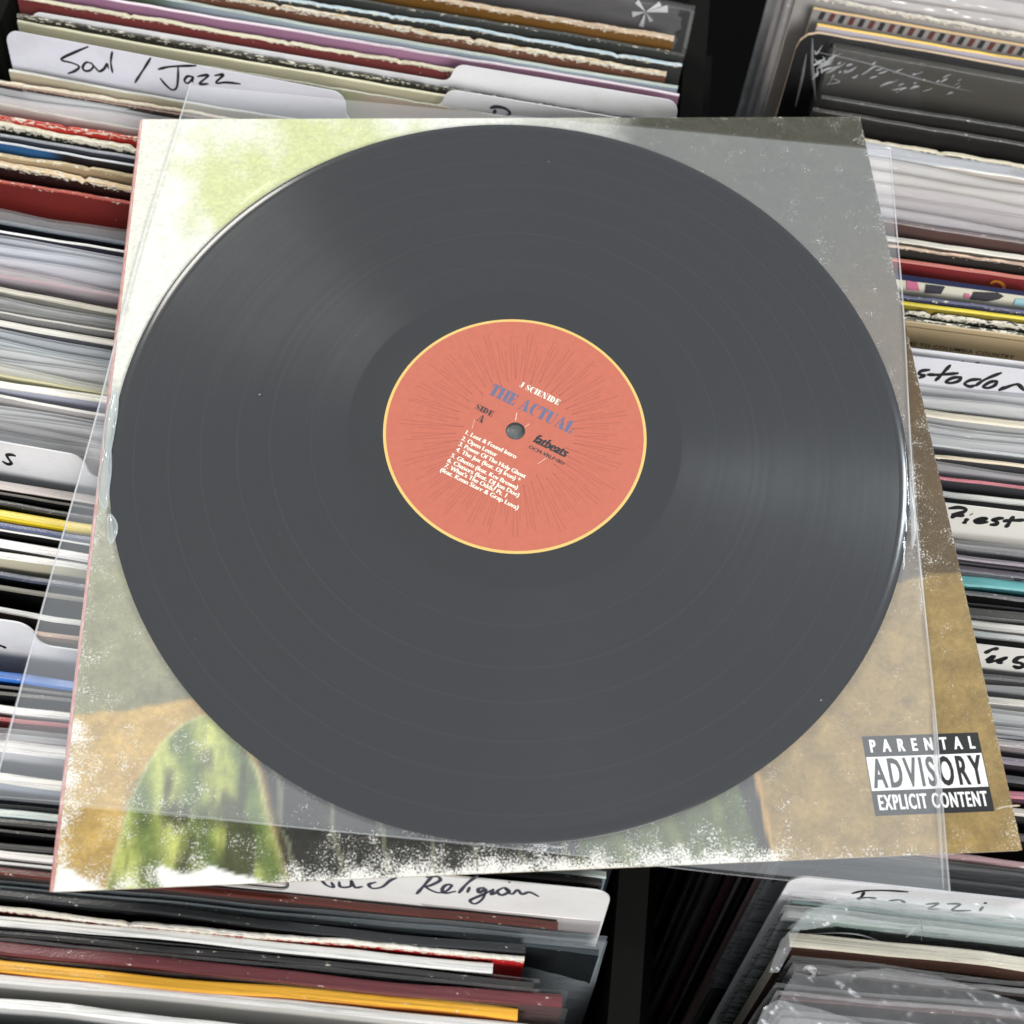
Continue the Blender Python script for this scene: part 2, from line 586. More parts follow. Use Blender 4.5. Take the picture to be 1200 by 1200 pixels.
SOUL = [zp(p, 4, 0, 0) for p in (
    [(415, 218), (350, 245), (287, 278), (340, 295), (372, 312), (352, 332), (318, 345)],
    [(430, 297), (405, 292), (388, 315), (400, 332), (425, 328), (438, 308), (425, 293), (448, 318), (466, 334), (488, 322), (503, 299), (508, 322)],
    [(527, 240), (520, 290), (528, 342)], [(708, 270), (670, 330), (632, 388)],
    [(740, 325), (800, 312), (922, 307)], [(835, 310), (835, 360), (828, 410), (805, 420), (775, 395), (750, 365)],
    [(905, 358), (878, 358), (865, 378), (880, 390), (898, 374), (905, 360), (902, 386)],
    [(925, 358), (978, 352), (935, 392), (978, 392)], [(1005, 354), (1048, 350), (1012, 388), (1062, 386), (1128, 393)])]
div('L', 200, 71, 'white divider card with Soul / Jazz handwritten in black marker', tab=(12, 405), tab_h=13.0, z=-10, strokes=SOUL, sw=1.15, tint=(226, 226, 236), key='soul')
rec('L', 0, 80, 1.6, (228, 227, 216), (188, 180, 156), 'thin record with white edge right in front of Soul / Jazz divider', wear=0.3, jit=3)
rec('L', 0, 94, 2.6, (222, 206, 176), (192, 138, 124), 'dusty pink record with ragged cream edge', wear=0.8, jit=1)
rec('L', 0, 98, 1.2, (150, 120, 105), (58, 44, 40), 'thin dark brown record between the dusty pink one and a bagged one', wear=0.3)
rec('L', 0, 101, 3, (218, 208, 192), (176, 170, 164), 'cream record in a tall cloudy plastic bag behind the bright red edge', film=13, fp=dict(haze=0.62))
rec('L', 0, 112, 2, (222, 216, 206), (196, 190, 184), 'off-white bagged record just behind the thin bright red one', film=4, fp=dict(haze=0.62))
rec('L', 0, 135, 1.6, (205, 62, 46), (186, 44, 34), 'thin bright red record with chipped paper edge', wear=0.75)
rec('L', 0, 148, 3.4, (216, 206, 176), (42, 44, 38), 'black-green record with thick chipped cream edge', wear=0.95)
rec('L', 0, 158, 2, (150, 154, 160), (62, 64, 72), 'dark grey bagged record behind the blue one', film=1.5, fp=dict(haze=0.2))
rec('L', 0, 166, 1.4, (205, 208, 212), (44, 92, 140), 'blue and black record with shiny pale edge', film=0.5, fp=dict(haze=0.12), split=[(-118, (36, 32, 34), 6), (-78, (46, 84, 130), 3)])
rec('L', 0, 181, 2.4, (196, 176, 136), (164, 142, 110), 'tan record behind the worn cream and orange one', wear=0.4)
rec('L', 0, 194, 3.6, (228, 198, 154), (44, 22, 20), 'brown-black record with worn cream and orange edge', wear=0.8)
rec('L', 0, 211, 2.2, (172, 70, 54), (112, 24, 17), 'dark red record with a broad plain front showing', wear=0.35, rough=0.55)
rec('L', 0, 247, 3, (130, 140, 150), (44, 48, 54), 'black record in crumpled clear bag in front of the broad dark red one', film=6, crumple=0.4, fp=dict(haze=0.22, rough=0.1))
rec('L', 0, 272, 1.3, (244, 243, 238), (42, 38, 50), 'thin dark purple record with bright white edge', wear=0.05, film=0.4, fp=dict(haze=0.1))
rec('L', 0, 279, 4, (214, 164, 170), (120, 104, 120), 'pink edged record inside tall milky lavender bag', film=15, fp=dict(haze=0.66, tint=(0.97, 0.98, 1.03)))
rec('L', 0, 291, 2, (216, 216, 226), (190, 190, 202), 'pale lavender bagged record between the bright white edge and the rose one', film=5, fp=dict(haze=0.66, tint=(0.97, 0.98, 1.03)))
rec('L', 0, 303, 2, (222, 218, 222), (204, 196, 204), 'whitish bagged record right behind the rose one left of album', film=5, fp=dict(haze=0.62, tint=(0.98, 0.98, 1.02)))
rec('L', 0, 318, 2, (224, 172, 180), (150, 120, 134), 'rose record in thin bag behind the olive grey one', film=3, fp=dict(haze=0.4, tint=(1, 0.94, 0.95)))
rec('L', 0, 341, 3.2, (204, 198, 182), (118, 118, 110), 'olive grey record with cream edge in front of the pink edged one', film=0.5, fp=dict(haze=0.3))
rec('L', 0, 353, 2.6, (140, 140, 132), (98, 98, 94), 'grey bagged record with scuffed film', film=3, fp=dict(haze=0.4, bump=0.6))
rec('L', 0, 367, 1.0, (216, 210, 200), (88, 86, 84), 'thin dark grey record with fine pale edge and puckered film', film=1.5, crumple=0.25, fp=dict(haze=0.2))
rec('L', 0, 382, 3.6, (222, 218, 208), (80, 80, 84), 'black record with broad pale cream edge in clear bag', film=1.0, fp=dict(haze=0.25))
rec('L', 0, 392, 3, (150, 155, 160), (92, 97, 100), 'slate grey record in grey film behind a milky bag', film=5, fp=dict(haze=0.5, tint=(0.93, 0.96, 1.0)))
rec('L', 0, 401, 2, (190, 196, 198), (160, 168, 170), 'blue-grey bagged record left of album between slate and yellowish ones', film=4, fp=dict(haze=0.55, tint=(0.95, 0.99, 1.0)))
rec('L', 0, 410, 4, (216, 210, 180), (190, 186, 160), 'pale yellowish record in milky bag behind the broad white edge', film=9, fp=dict(haze=0.62))
rec('L', 0, 421, 2, (220, 218, 208), (200, 198, 186), 'off-white bagged record in front of the pale yellowish one', film=5, fp=dict(haze=0.62))
rec('L', 0, 432, 2, (222, 216, 176), (208, 202, 160), 'straw-coloured bagged record right behind the broad white edge', film=3, fp=dict(haze=0.5, tint=(1, 0.99, 0.92)))
rec('L', 0, 453, 4, (240, 236, 224), (176, 178, 194), 'lavender grey record with broad white edge', film=0.5, fp=dict(haze=0.3))
rec('L', 0, 466, 1.4, (238, 234, 226), (182, 178, 176), 'pale grey record with fine white edge', film=0.5, fp=dict(haze=0.4))
rec('L', 0, 479, 3, (190, 186, 184), (186, 176, 178), 'grey bagged record behind the one with fine pink edge', film=4, fp=dict(haze=0.6))
rec('L', 0, 488, 2, (214, 208, 206), (196, 190, 188), 'light warm grey bagged record just behind the fine pink edge', film=4, fp=dict(haze=0.6))
rec('L', 0, 497, 1.2, (216, 170, 176), (172, 168, 168), 'grey record with fine pink edge behind the small-lettered divider', film=3, fp=dict(haze=0.5))
rec('L', 0, 508, 2, (204, 200, 202), (182, 178, 180), 'light grey bagged record touching the small-lettered divider', film=4, fp=dict(haze=0.58))
S_ST = [zp([(150, 274), (110, 262), (66, 266), (82, 302), (108, 340), (72, 350), (22, 322)], 8, 0, 500)]
div('L', 40, 525, 'white divider card ending in a handwritten letter s at left edge', tab=(-250, 98), tab_h=11.0, z=-12, strokes=S_ST, sw=1.5)
rec('L', 0, 571, 4.2, (216, 204, 196), (38, 36, 34), 'black record with glossy beige edge in front of the small-lettered divider', film=0.3, fp=dict(haze=0.12))
rec('L', 0, 579, 1.2, (110, 106, 100), (16, 16, 16), 'thin black record in front of the glossy beige edge', wear=0.05, rough=0.25)
rec('L', 0, 590, 3, (74, 73, 71), (14, 14, 14), 'black record with dark grey scratched edge behind the yellow one', film=0.3, fp=dict(haze=0.06))
rec('L', 0, 605, 4.6, (238, 212, 58), (202, 172, 28), 'bright yellow record left of the album', film=0.2, fp=dict(haze=0.07), wear=0.0)
rec('L', 0, 618, 3.8, (88, 98, 134), (44, 48, 74), 'navy blue record in front of the bright yellow one', film=0.3, crumple=0.12, fp=dict(haze=0.08))
rec('L', 0, 622, 0.9, (236, 236, 234), (18, 18, 18), 'very thin black record with hairline white edge beside the navy one', wear=0.0)
rec('L', 0, 639, 5, (236, 234, 231), (60, 58, 58), 'thick white edged record in front of the navy one', film=0.3, fp=dict(haze=0.15))
rec('L', 0, 652, 3.2, (242, 240, 232), (206, 200, 176), 'cream record in clear bag in front of the thick white edge', film=0.6, fp=dict(haze=0.3))
rec('L', 0, 677, 3, (80, 86, 104), (20, 22, 30), 'blue-black record in front of the bagged cream one', film=0.3, fp=dict(haze=0.05), z=-24)
rec('L', 0, 691, 2.2, (128, 124, 114), (10, 12, 12), 'glossy black record with grey edge left of the album', rough=0.25, wear=0.05)
rec('L', 0, 714, 2.4, (226, 226, 221), (44, 40, 37), 'dark brown record with bright white edge', wear=0.05, rough=0.3)
rec('L', 40, 744, 1.8, (194, 164, 144), (116, 90, 76), 'tan edged record right behind the round-tabbed divider', wear=0.1)
D_ST = [zp([(-40, 905), (0, 930), (30, 940), (58, 956)], 8, 0, 640)]
div('L', 0, 727, 'white divider card with rounded tab and a short pen dash at left edge', tab=(-250, 36), tab_h=12.0, z=-12, strokes=D_ST, sw=1.5)
rec('L', 0, 797, 4, (50, 112, 194), (18, 58, 118), 'bright blue record in front of the round-tabbed divider', film=0.2, fp=dict(haze=0.06))
rec('L', 0, 804, 1.2, (112, 110, 106), (20, 19, 18), 'thin black record next to the bright blue one', wear=0.1)
rec('L', 0, 814, 1.4, (112, 110, 104), (14, 19, 24), 'second thin black record in front of the bright blue one', wear=0.1)
rec('L', 0, 834, 3, (236, 234, 229), (168, 162, 162), 'white edged record in front of two thin black ones', film=0.3, fp=dict(haze=0.2))
rec('L', 0, 843, 1.6, (168, 92, 92), (86, 36, 38), 'dull red record between two white edged ones left of album', film=0.5, fp=dict(haze=0.1))
rec('L', 0, 862, 3, (196, 160, 166), (150, 120, 126), 'pale pink record in clear bag left of album', film=4, fp=dict(haze=0.35))
rec('L', 0, 884, 5, (226, 223, 219), (184, 184, 188), 'thick white edged record in front of the pale pink one', film=0.4, fp=dict(haze=0.2))
rec('L', 0, 917, 4, (230, 226, 216), (158, 166, 178), 'cream edged bluish grey record at the lower corner of clear sleeve', film=1, fp=dict(haze=0.3))
rec('L', 0, 943, 1.0, (30, 30, 32), (24, 26, 30), 'thin black record at the lower edge of clear sleeve', wear=0.0)
rec('L', 0, 955, 4, (208, 218, 211), (116, 136, 144), 'pale mint edged record below the clear sleeve corner', film=0.5, fp=dict(haze=0.2))
rec('L', 0, 967, 2.6, (76, 73, 71), (54, 51, 49), 'dark grey record in front of the pale mint one', film=0.3, fp=dict(haze=0.08))
rec('L', 0, 973, 1.0, (92, 90, 88), (16, 16, 18), 'thin glossy black record in front of the dark grey one', rough=0.25)
rec('L', 0, 992, 2.0, (76, 74, 73), (28, 27, 27), 'black record behind the broad white edge near album corner', wear=0.05)
rec('L', 0, 1004, 4.6, (234, 230, 224), (188, 182, 180), 'broad white edged record beside the lower left album corner', film=0.3, fp=dict(haze=0.15))
BAD = [zp(p, 3.53, 380, 1000) for p in (
    [(-20, 95), (5, 128), (38, 140), (30, 118)], [(62, 115), (68, 138), (108, 136), (112, 112), (128, 140), (160, 136)],
    [(215, 118), (185, 128), (200, 144), (240, 138), (272, 112), (300, 100)], [(452, 88), (415, 130), (382, 168)],
    [(420, 98), (470, 96), (478, 112), (440, 132), (420, 138), (462, 160), (500, 158), (528, 132), (505, 130), (488, 148), (500, 164), (545, 156)],
    [(636, 90), (590, 125), (556, 164)], [(602, 138), (592, 162)], [(664, 140), (638, 146), (642, 162), (668, 146), (656, 186), (624, 208), (604, 194), (650, 172), (700, 148)],
    [(700, 146), (690, 170), (716, 158)], [(742, 140), (716, 156), (734, 172), (766, 156), (745, 140), (775, 168), (800, 150), (818, 168), (850, 160), (888, 178)],
    [(762, 116), (770, 120)])]
div('L', 650, 1023, 'white divider card with long two-word handwriting below the album', tab=(330, 718), tab_h=22.0, z=-4.2, hx=18, strokes=BAD, sw=1.25, ink=INK_BLUE, tint=(224, 222, 219))
rec('L', 0, 1022, 2.8, (96, 48, 40), (66, 56, 54), 'dark reddish brown record showing beside and below the lower left album corner', film=0.5, jit=-16)
rec('L', 0, 1036, 4, (58, 66, 70), (28, 32, 34), 'black record in wavy blue-grey film below the album', film=6, fp=dict(haze=0.2, tint=(0.85, 0.95, 1.0)), jit=-1)
rec('L', 0, 1053, 3, (48, 50, 52), (26, 28, 29), 'dark record between the wavy film and the bright red one', film=1, fp=dict(haze=0.08), jit=-26)
rec('L', 0, 1066, 1.6, (234, 228, 218), (48, 38, 36), 'bright red record with torn white edge below the album', wear=0.9, split=[(-40, (110, 28, 34), 40), (60, (190, 32, 36), 30)], jit=-26)
rec('L', 0, 1083, 3.4, (233, 231, 226), (118, 112, 40), 'white edged record with olive and black front below the album', film=0.4, split=[(-122, (30, 32, 44), 1.0), (-116, (118, 112, 40), 1.0), (-92, (32, 30, 30), 1.0)], fp=dict(haze=0.12), jit=-36)
rec('L', 0, 1098, 2, (60, 58, 58), (24, 23, 24), 'thin black record in torn shrink film behind the maroon one', film=0.5, crumple=0.25, fp=dict(haze=0.12, rough=0.08), jit=-22)
rec('L', 0, 1118, 6, (112, 58, 62), (78, 38, 36), 'thick maroon boxed record with ribbed edge', film=0.3, crumple=0.1, fp=dict(haze=0.06, rough=0.1), jit=-12, rough=0.3)
rec('L', 0, 1136, 6, (236, 174, 56), (196, 116, 46), 'thick orange-yellow record at the bottom of the photo', film=0.2, fp=dict(haze=0.05), jit=-26, wear=0.05, rough=0.3)
rec('L', 0, 1150, 3, (214, 212, 208), (206, 203, 198), 'broad white record in front of the orange-yellow one', film=0.4, fp=dict(haze=0.2), jit=-22)
rec('L', 0, 1185, 3, (240, 238, 234), (228, 227, 224), 'white record in the bottom left corner', film=0.6, fp=dict(haze=0.25))
rec('L', 0, 1216, 3, (150, 150, 150), (70, 70, 70), 'grey record peeping in at the very bottom left edge', film=0.6, fp=dict(haze=0.2))

# ---- right column, far end to near end
rec('R', 1200, -46, 4, (214, 206, 200), (188, 178, 172), 'pale record in cloudy bag at the top right edge', film=8, fp=dict(haze=0.55))
rec('R', 1200, -14, 4, (214, 206, 200), (196, 180, 176), 'pinkish grey record in milky bag at top right', film=11, fp=dict(haze=0.6, tint=(1.0, 0.96, 0.95)))
rec('R', 1200, 8, 2, (220, 212, 206), (204, 194, 188), 'pale beige bagged record near the top right corner', film=5, fp=dict(haze=0.6, tint=(1, 0.97, 0.95)))
rec('R', 1200, 24, 2, (212, 202, 196), (190, 178, 172), 'rosy grey bagged record behind the speckled edge at top right', film=4, fp=dict(haze=0.55, tint=(1, 0.96, 0.94)))
rec('R', 1200, 40, 2.4, (208, 198, 188), (160, 156, 152), 'grey record with speckled pale edge behind the striped one', wear=0.8, jit=2)
rec('R', 1200, 53, 1.8, (220, 184, 132), (150, 146, 142), 'record with red and black striped band', wear=0.05, name='record_sleeve', jit=10)
rec('R', 1200, 71, 2.2, (238, 198, 96), (196, 190, 200), 'lavender white record with yellow edge', wear=0.05, film=0.4, fp=dict(haze=0.2), jit=12)
rec('R', 1200, 80, 1.6, (212, 186, 154), (22, 22, 24), 'black round-cornered record with thin tan edge behind the black box', corner=9, wear=0.0, jit=4)
rec('R', 1200, 95, 9, (60, 59, 54), (84, 81, 75), 'thick black boxed set in crinkled shrink film', film=0.3, crumple=0.03, fp=dict(haze=0.05, rough=0.1, bump=0.1, bscale=60, stretch=(1, 1, 1), gloss=1.2), jit=20, name='boxed_record_set', wear=0.0)
rec('R', 1200, 152, 3, (50, 50, 47), (44, 43, 41), 'black record right in front of the thick black box', film=0.4, fp=dict(haze=0.08), jit=14)
rec('R', 1200, 170, 3, (58, 55, 52), (40, 38, 36), 'second black record in front of the thick black box', film=0.4, fp=dict(haze=0.06), jit=10)
rec('R', 1200, 195, 3, (218, 208, 182), (62, 56, 48), 'black record with worn cream edge at right', wear=0.5)
rec('R', 1200, 200, 2, (245, 243, 238), (206, 198, 188), 'white edged record in glassy bag beside the album top right', film=3.5, fp=dict(haze=0.5, tint=(0.96, 0.98, 1.03)))
rec('R', 1200, 218, 4, (206, 192, 182), (166, 140, 134), 'pinkish beige record in tall milky bag beside the album', film=11, fp=dict(haze=0.6, tint=(1.0, 0.97, 0.94)))
rec('R', 1200, 231, 2, (222, 212, 202), (206, 194, 184), 'beige bagged record in front of the tall milky bag at right', film=5, fp=dict(haze=0.6, tint=(1, 0.97, 0.93)))
rec('R', 1200, 244, 2, (196, 170, 166), (160, 132, 132), 'dull pink bagged record behind the mauve grey one at right', film=4, fp=dict(haze=0.5, tint=(1, 0.95, 0.94)))
rec('R', 1200, 256, 4, (150, 136, 136), (128, 116, 120), 'mauve grey record in wrinkled bag beside the album', film=6, fp=dict(haze=0.42, tint=(1, 0.95, 0.95)))
rec('R', 1200, 270, 2, (176, 162, 166), (140, 124, 130), 'heather grey bagged record behind the brownish one at right', film=4, fp=dict(haze=0.45, tint=(1, 0.96, 0.98)))
rec('R', 1200, 284, 2.4, (112, 98, 98), (92, 70, 66), 'brownish record behind the rounded cream edge', film=0.4, fp=dict(haze=0.1))
rec('R', 1200, 303, 3.6, (222, 216, 202), (90, 84, 77), 'record with rounded cream edge behind the peach edged one', wear=0.1)
rec('R', 1200, 310, 2, (218, 186, 160), (44, 41, 37), 'black record with peach edge and white scuff', wear=0.45)
rec('R', 1200, 326, 2.4, (202, 118, 104), (118, 27, 32), 'deep red record with a golden curl printed on it', wear=0.15, name='record_sleeve')
rec('R', 1200, 345, 1.6, (208, 80, 86), (228, 224, 204), 'record with cream, navy and pink patchwork front', wear=0.15)
rec('R', 1200, 365, 1.6, (86, 88, 118), (46, 50, 80), 'thin navy record behind the yellow one at right', wear=0.35)
rec('R', 1200, 374, 2.4, (228, 208, 66), (136, 120, 36), 'yellow edged record at right of the album', wear=0.05)
rec('R', 1200, 383, 1.8, (52, 52, 46), (46, 47, 42), 'black record with heavily chipped white edge', wear=1.0)
rec('R', 1200, 391, 1.6, (66, 68, 60), (44, 50, 42), 'green-black chipped record right behind the tan printed one', wear=0.75)
rec('R', 1200, 394, 1.0, (190, 172, 138), (178, 157, 121), 'tan record with a line of small capitals printed along its top', wear=0.05, rough=0.6)
div('R', 1200, 425, 'plain white divider card just behind the one with big handwriting', tab=None, z=-14, strokes=[zp(p, 8, 1100, 420) for p in ([(215, 28), (232, 30)], [(340, 44), (380, 40)])], sw=1.0)
STO = [zp([(240, 133), (200, 138), (188, 152), (212, 160), (186, 172)], 4, 1030, 400)] + [zp(p, 8, 1100, 420) for p in (
    [(112, 58), (40, 136), (-34, 212)], [(-112, 150), (0, 152), (188, 138)], [(216, 174), (130, 182), (70, 218), (112, 230), (184, 212), (216, 174)],
    [(400, 194), (302, 202), (244, 236), (290, 262), (350, 250)], [(592, 132), (480, 176), (400, 216), (346, 258)], [(552, 210), (484, 220), (420, 262), (460, 276), (522, 254), (552, 210)],
    [(620, 262), (560, 300)], [(562, 300), (640, 268), (715, 244), (752, 248), (802, 302)])]
div('R', 1200, 434, 'white divider card with large slanted black handwriting at right', tab=None, z=-12, strokes=STO, sw=1.7, tint=(220, 220, 226))
rec('R', 1200, 468, 3, (200, 192, 174), (160, 158, 152), 'grey bagged record in front of the big-handwriting divider', film=7, fp=dict(haze=0.5))
rec('R', 1200, 481, 2, (190, 190, 186), (164, 164, 160), 'mid grey bagged record behind the hazy cream edge at right', film=4, fp=dict(haze=0.5))
rec('R', 1200, 502, 4.4, (212, 202, 180), (168, 168, 166), 'cream edged record in hazy film at right', film=2, fp=dict(haze=0.4))
rec('R', 1200, 513, 3, (150, 152, 154), (112, 115, 118), 'grey record in pale crumpled bag behind the dark one', film=6, fp=dict(haze=0.5, bump=0.5))
rec('R', 1200, 524, 2, (190, 192, 192), (150, 152, 154), 'silvery bagged record behind the thin beige edge at right', film=4, fp=dict(haze=0.5))
rec('R', 1200, 548, 2, (218, 202, 176), (54, 54, 54), 'black record with thin beige edge at right', wear=0.2)
rec('R', 1200, 556, 2.4, (150, 142, 148), (148, 138, 146), 'mauve grey bagged record behind the thin rose line', film=3, fp=dict(haze=0.3))
rec('R', 1200, 572, 1.6, (192, 104, 114), (78, 78, 82), 'dark grey record with thin rose edge', film=0.4, fp=dict(haze=0.15))
rec('R', 1200, 590, 3.4, (224, 221, 213), (62, 63, 67), 'white edged black record right behind the thick-marker divider', film=0.5, fp=dict(haze=0.12))
PRI = [zp(p, 8, 1100, 560) for p in (
    [(90, 285), (190, 276), (252, 292), (228, 320), (118, 344)], [(112, 372), (165, 354), (242, 352)], [(272, 378), (252, 404), (234, 430)], [(303, 338), (309, 343)],
    [(330, 408), (400, 396), (442, 382), (400, 376), (345, 394), (352, 414), (400, 418), (465, 412)], [(612, 378), (560, 380), (508, 392), (546, 412), (538, 434), (478, 438)],
    [(702, 356), (665, 415), (628, 466)], [(600, 403), (680, 398), (815, 394)])]
div('R', 1200, 601, 'white divider card with short thick marker word at right', tab=None, z=-13, strokes=PRI, sw=1.9, tint=(222, 219, 211))
rec('R', 1200, 644, 3, (92, 88, 92), (74, 70, 76), 'dark grey bagged record in front of the thick-marker divider', film=4, crumple=0.15, fp=dict(haze=0.26))
rec('R', 1200, 662, 2.2, (134, 124, 132), (64, 57, 65), 'plum grey record behind the scratched purple-black one', film=0.6, fp=dict(haze=0.12))
rec('R', 1200, 676, 3, (84, 75, 84), (40, 34, 42), 'purple-black record with scratched film', film=0.4, crumple=0.12, fp=dict(haze=0.1))
rec('R', 1200, 695, 6, (102, 168, 168), (48, 94, 98), 'thick teal record at right', film=0.3, fp=dict(haze=0.08), wear=0.0, rough=0.3)
rec('R', 1200, 704, 2.2, (88, 87, 87), (14, 14, 14), 'black record with grey edge in front of the teal one', film=0.3, fp=dict(haze=0.05))
rec('R', 1200, 727, 5, (74, 74, 70), (34, 34, 34), 'glossy black record with scuffed edge at right', film=0.3, crumple=0.1, fp=dict(haze=0.08))
rec('R', 1200, 741, 4, (226, 221, 211), (120, 116, 110), 'cream white record behind the grey-white one at right', wear=0.05)
rec('R', 1200, 754, 3.4, (216, 216, 212), (50, 48, 46), 'grey-white edged black record right behind the last right-hand divider', film=0.3, fp=dict(haze=0.12))
UES = [zp(p, 8, 1100, 700) for p in ([(565, 478), (500, 488), (430, 524)], [(440, 590), (512, 552), (468, 604), (540, 590), (632, 564), (565, 602), (598, 618)],
                                     [(815, 556), (745, 566), (714, 602), (775, 618), (792, 644), (745, 658), (698, 640)])]
div('R', 1200, 762, 'white divider card with two-part brush writing right of the album', tab=None, z=-13, strokes=UES, sw=2.0, tint=(216, 213, 208))
rec('R', 1200, 798, 2.4, (88, 88, 88), (64, 64, 64), 'dark grey record in front of the brush-written divider', film=0.3, fp=dict(haze=0.1))
rec('R', 1200, 806, 3, (156, 156, 156), (146, 146, 146), 'grey record in hazy bag right of the album', film=5, fp=dict(haze=0.4))
rec('R', 1200, 829, 3, (204, 198, 188), (160, 158, 156), 'pale beige edged record right of the album label', film=0.6, fp=dict(haze=0.3))
rec('R', 1200, 842, 3, (170, 170, 170), (150, 150, 152), 'grey record in shiny rumpled bag right of the album', film=5, crumple=0.3, fp=dict(haze=0.45))
rec('R', 1200, 858, 2, (188, 188, 190), (160, 160, 164), 'silver-grey bagged record beside the right album edge', film=4, fp=dict(haze=0.5))
rec('R', 1200, 878, 3, (176, 170, 168), (140, 132, 132), 'greyish bagged record near the right album edge', film=2, fp=dict(haze=0.35))
rec('R', 1200, 898, 3, (140, 130, 138), (62, 54, 60), 'dark mauve record near the right album edge', film=1, fp=dict(haze=0.15))
rec('R', 1200, 916, 3, (82, 78, 82), (30, 28, 30), 'black record near the right album edge', film=0.4, fp=dict(haze=0.08))
rec('R', 1200, 936, 3, (186, 116, 130), (92, 62, 74), 'rose edged record near the lower right album corner', film=0.4, fp=dict(haze=0.12))
rec('R', 1200, 958, 3, (216, 208, 196), (52, 48, 48), 'cream edged dark record beside the lower right album corner', wear=0.2)
rec('R', 1200, 984, 3, (78, 72, 70), (30, 27, 27), 'black record under the lower right album corner', film=0.4, fp=dict(haze=0.08))
rec('R', 1200, 1014, 2.4, (186, 150, 150), (120, 100, 96), 'dusty rose edged record below the lower right album corner', wear=0.2)
rec('R', 1200, 1020, 3, (206, 200, 188), (120, 120, 116), 'cream edged record in grey bag behind the lowest right divider', film=4, fp=dict(haze=0.4))
rec('R', 1200, 1040, 3, (120, 120, 118), (70, 72, 70), 'grey record right behind the lowest right divider', film=3, crumple=0.2, fp=dict(haze=0.3), z=-26)
FUG = [zp(p, 3.158, 820, 1000) for p in ([(562, 148), (610, 138), (690, 137), (772, 142)], [(608, 142), (600, 158), (585, 172)], [(580, 166), (620, 163), (655, 166)],
                                         [(700, 175), (740, 172), (760, 182)], [(835, 188), (882, 185), (848, 204), (885, 206)], [(915, 186), (962, 188), (935, 210), (1005, 211)],
                                         [(1048, 196), (1036, 213)], [(1052, 182), (1062, 185)])]
div('R', 1100, 1045, 'white divider card under clear film at the lower right', tab=(926, 1400), tab_h=14.0, z=-12, strokes=FUG, sw=1.2, tint=(226, 224, 226))
rec('R', 1200, 1074, 4, (120, 170, 168), (62, 112, 88), 'green record with teal edge in torn crumpled bag at lower right', film=6, crumple=0.7, fp=dict(haze=0.28, rough=0.09, bump=0.5), jit=6)
rec('R', 1200, 1098, 3, (150, 158, 148), (92, 112, 96), 'grey-green record in wrinkled film at lower right', film=3, crumple=0.35, fp=dict(haze=0.3, rough=0.1), jit=4)
rec('R', 1200, 1140, 5, (208, 201, 182), (72, 50, 42), 'dark brown record with broad cream edge at lower right', film=1.0, fp=dict(haze=0.18), jit=4)
rec('R', 1200, 1158, 3, (66, 58, 56), (38, 32, 32), 'black record with torn white film knots at lower right', film=5, crumple=0.6, fp=dict(haze=0.22, rough=0.08, bump=0.5), jit=7)
rec('R', 1200, 1190, 3, (84, 60, 58), (44, 34, 36), 'dark reddish record in loose film near the bottom right', film=4, crumple=0.45, fp=dict(haze=0.24, rough=0.1), jit=2)
rec('R', 1200, 1222, 3, (60, 50, 50), (30, 26, 28), 'black record in loose film at the bottom right edge', film=5, crumple=0.6, fp=dict(haze=0.26, rough=0.09), jit=4)

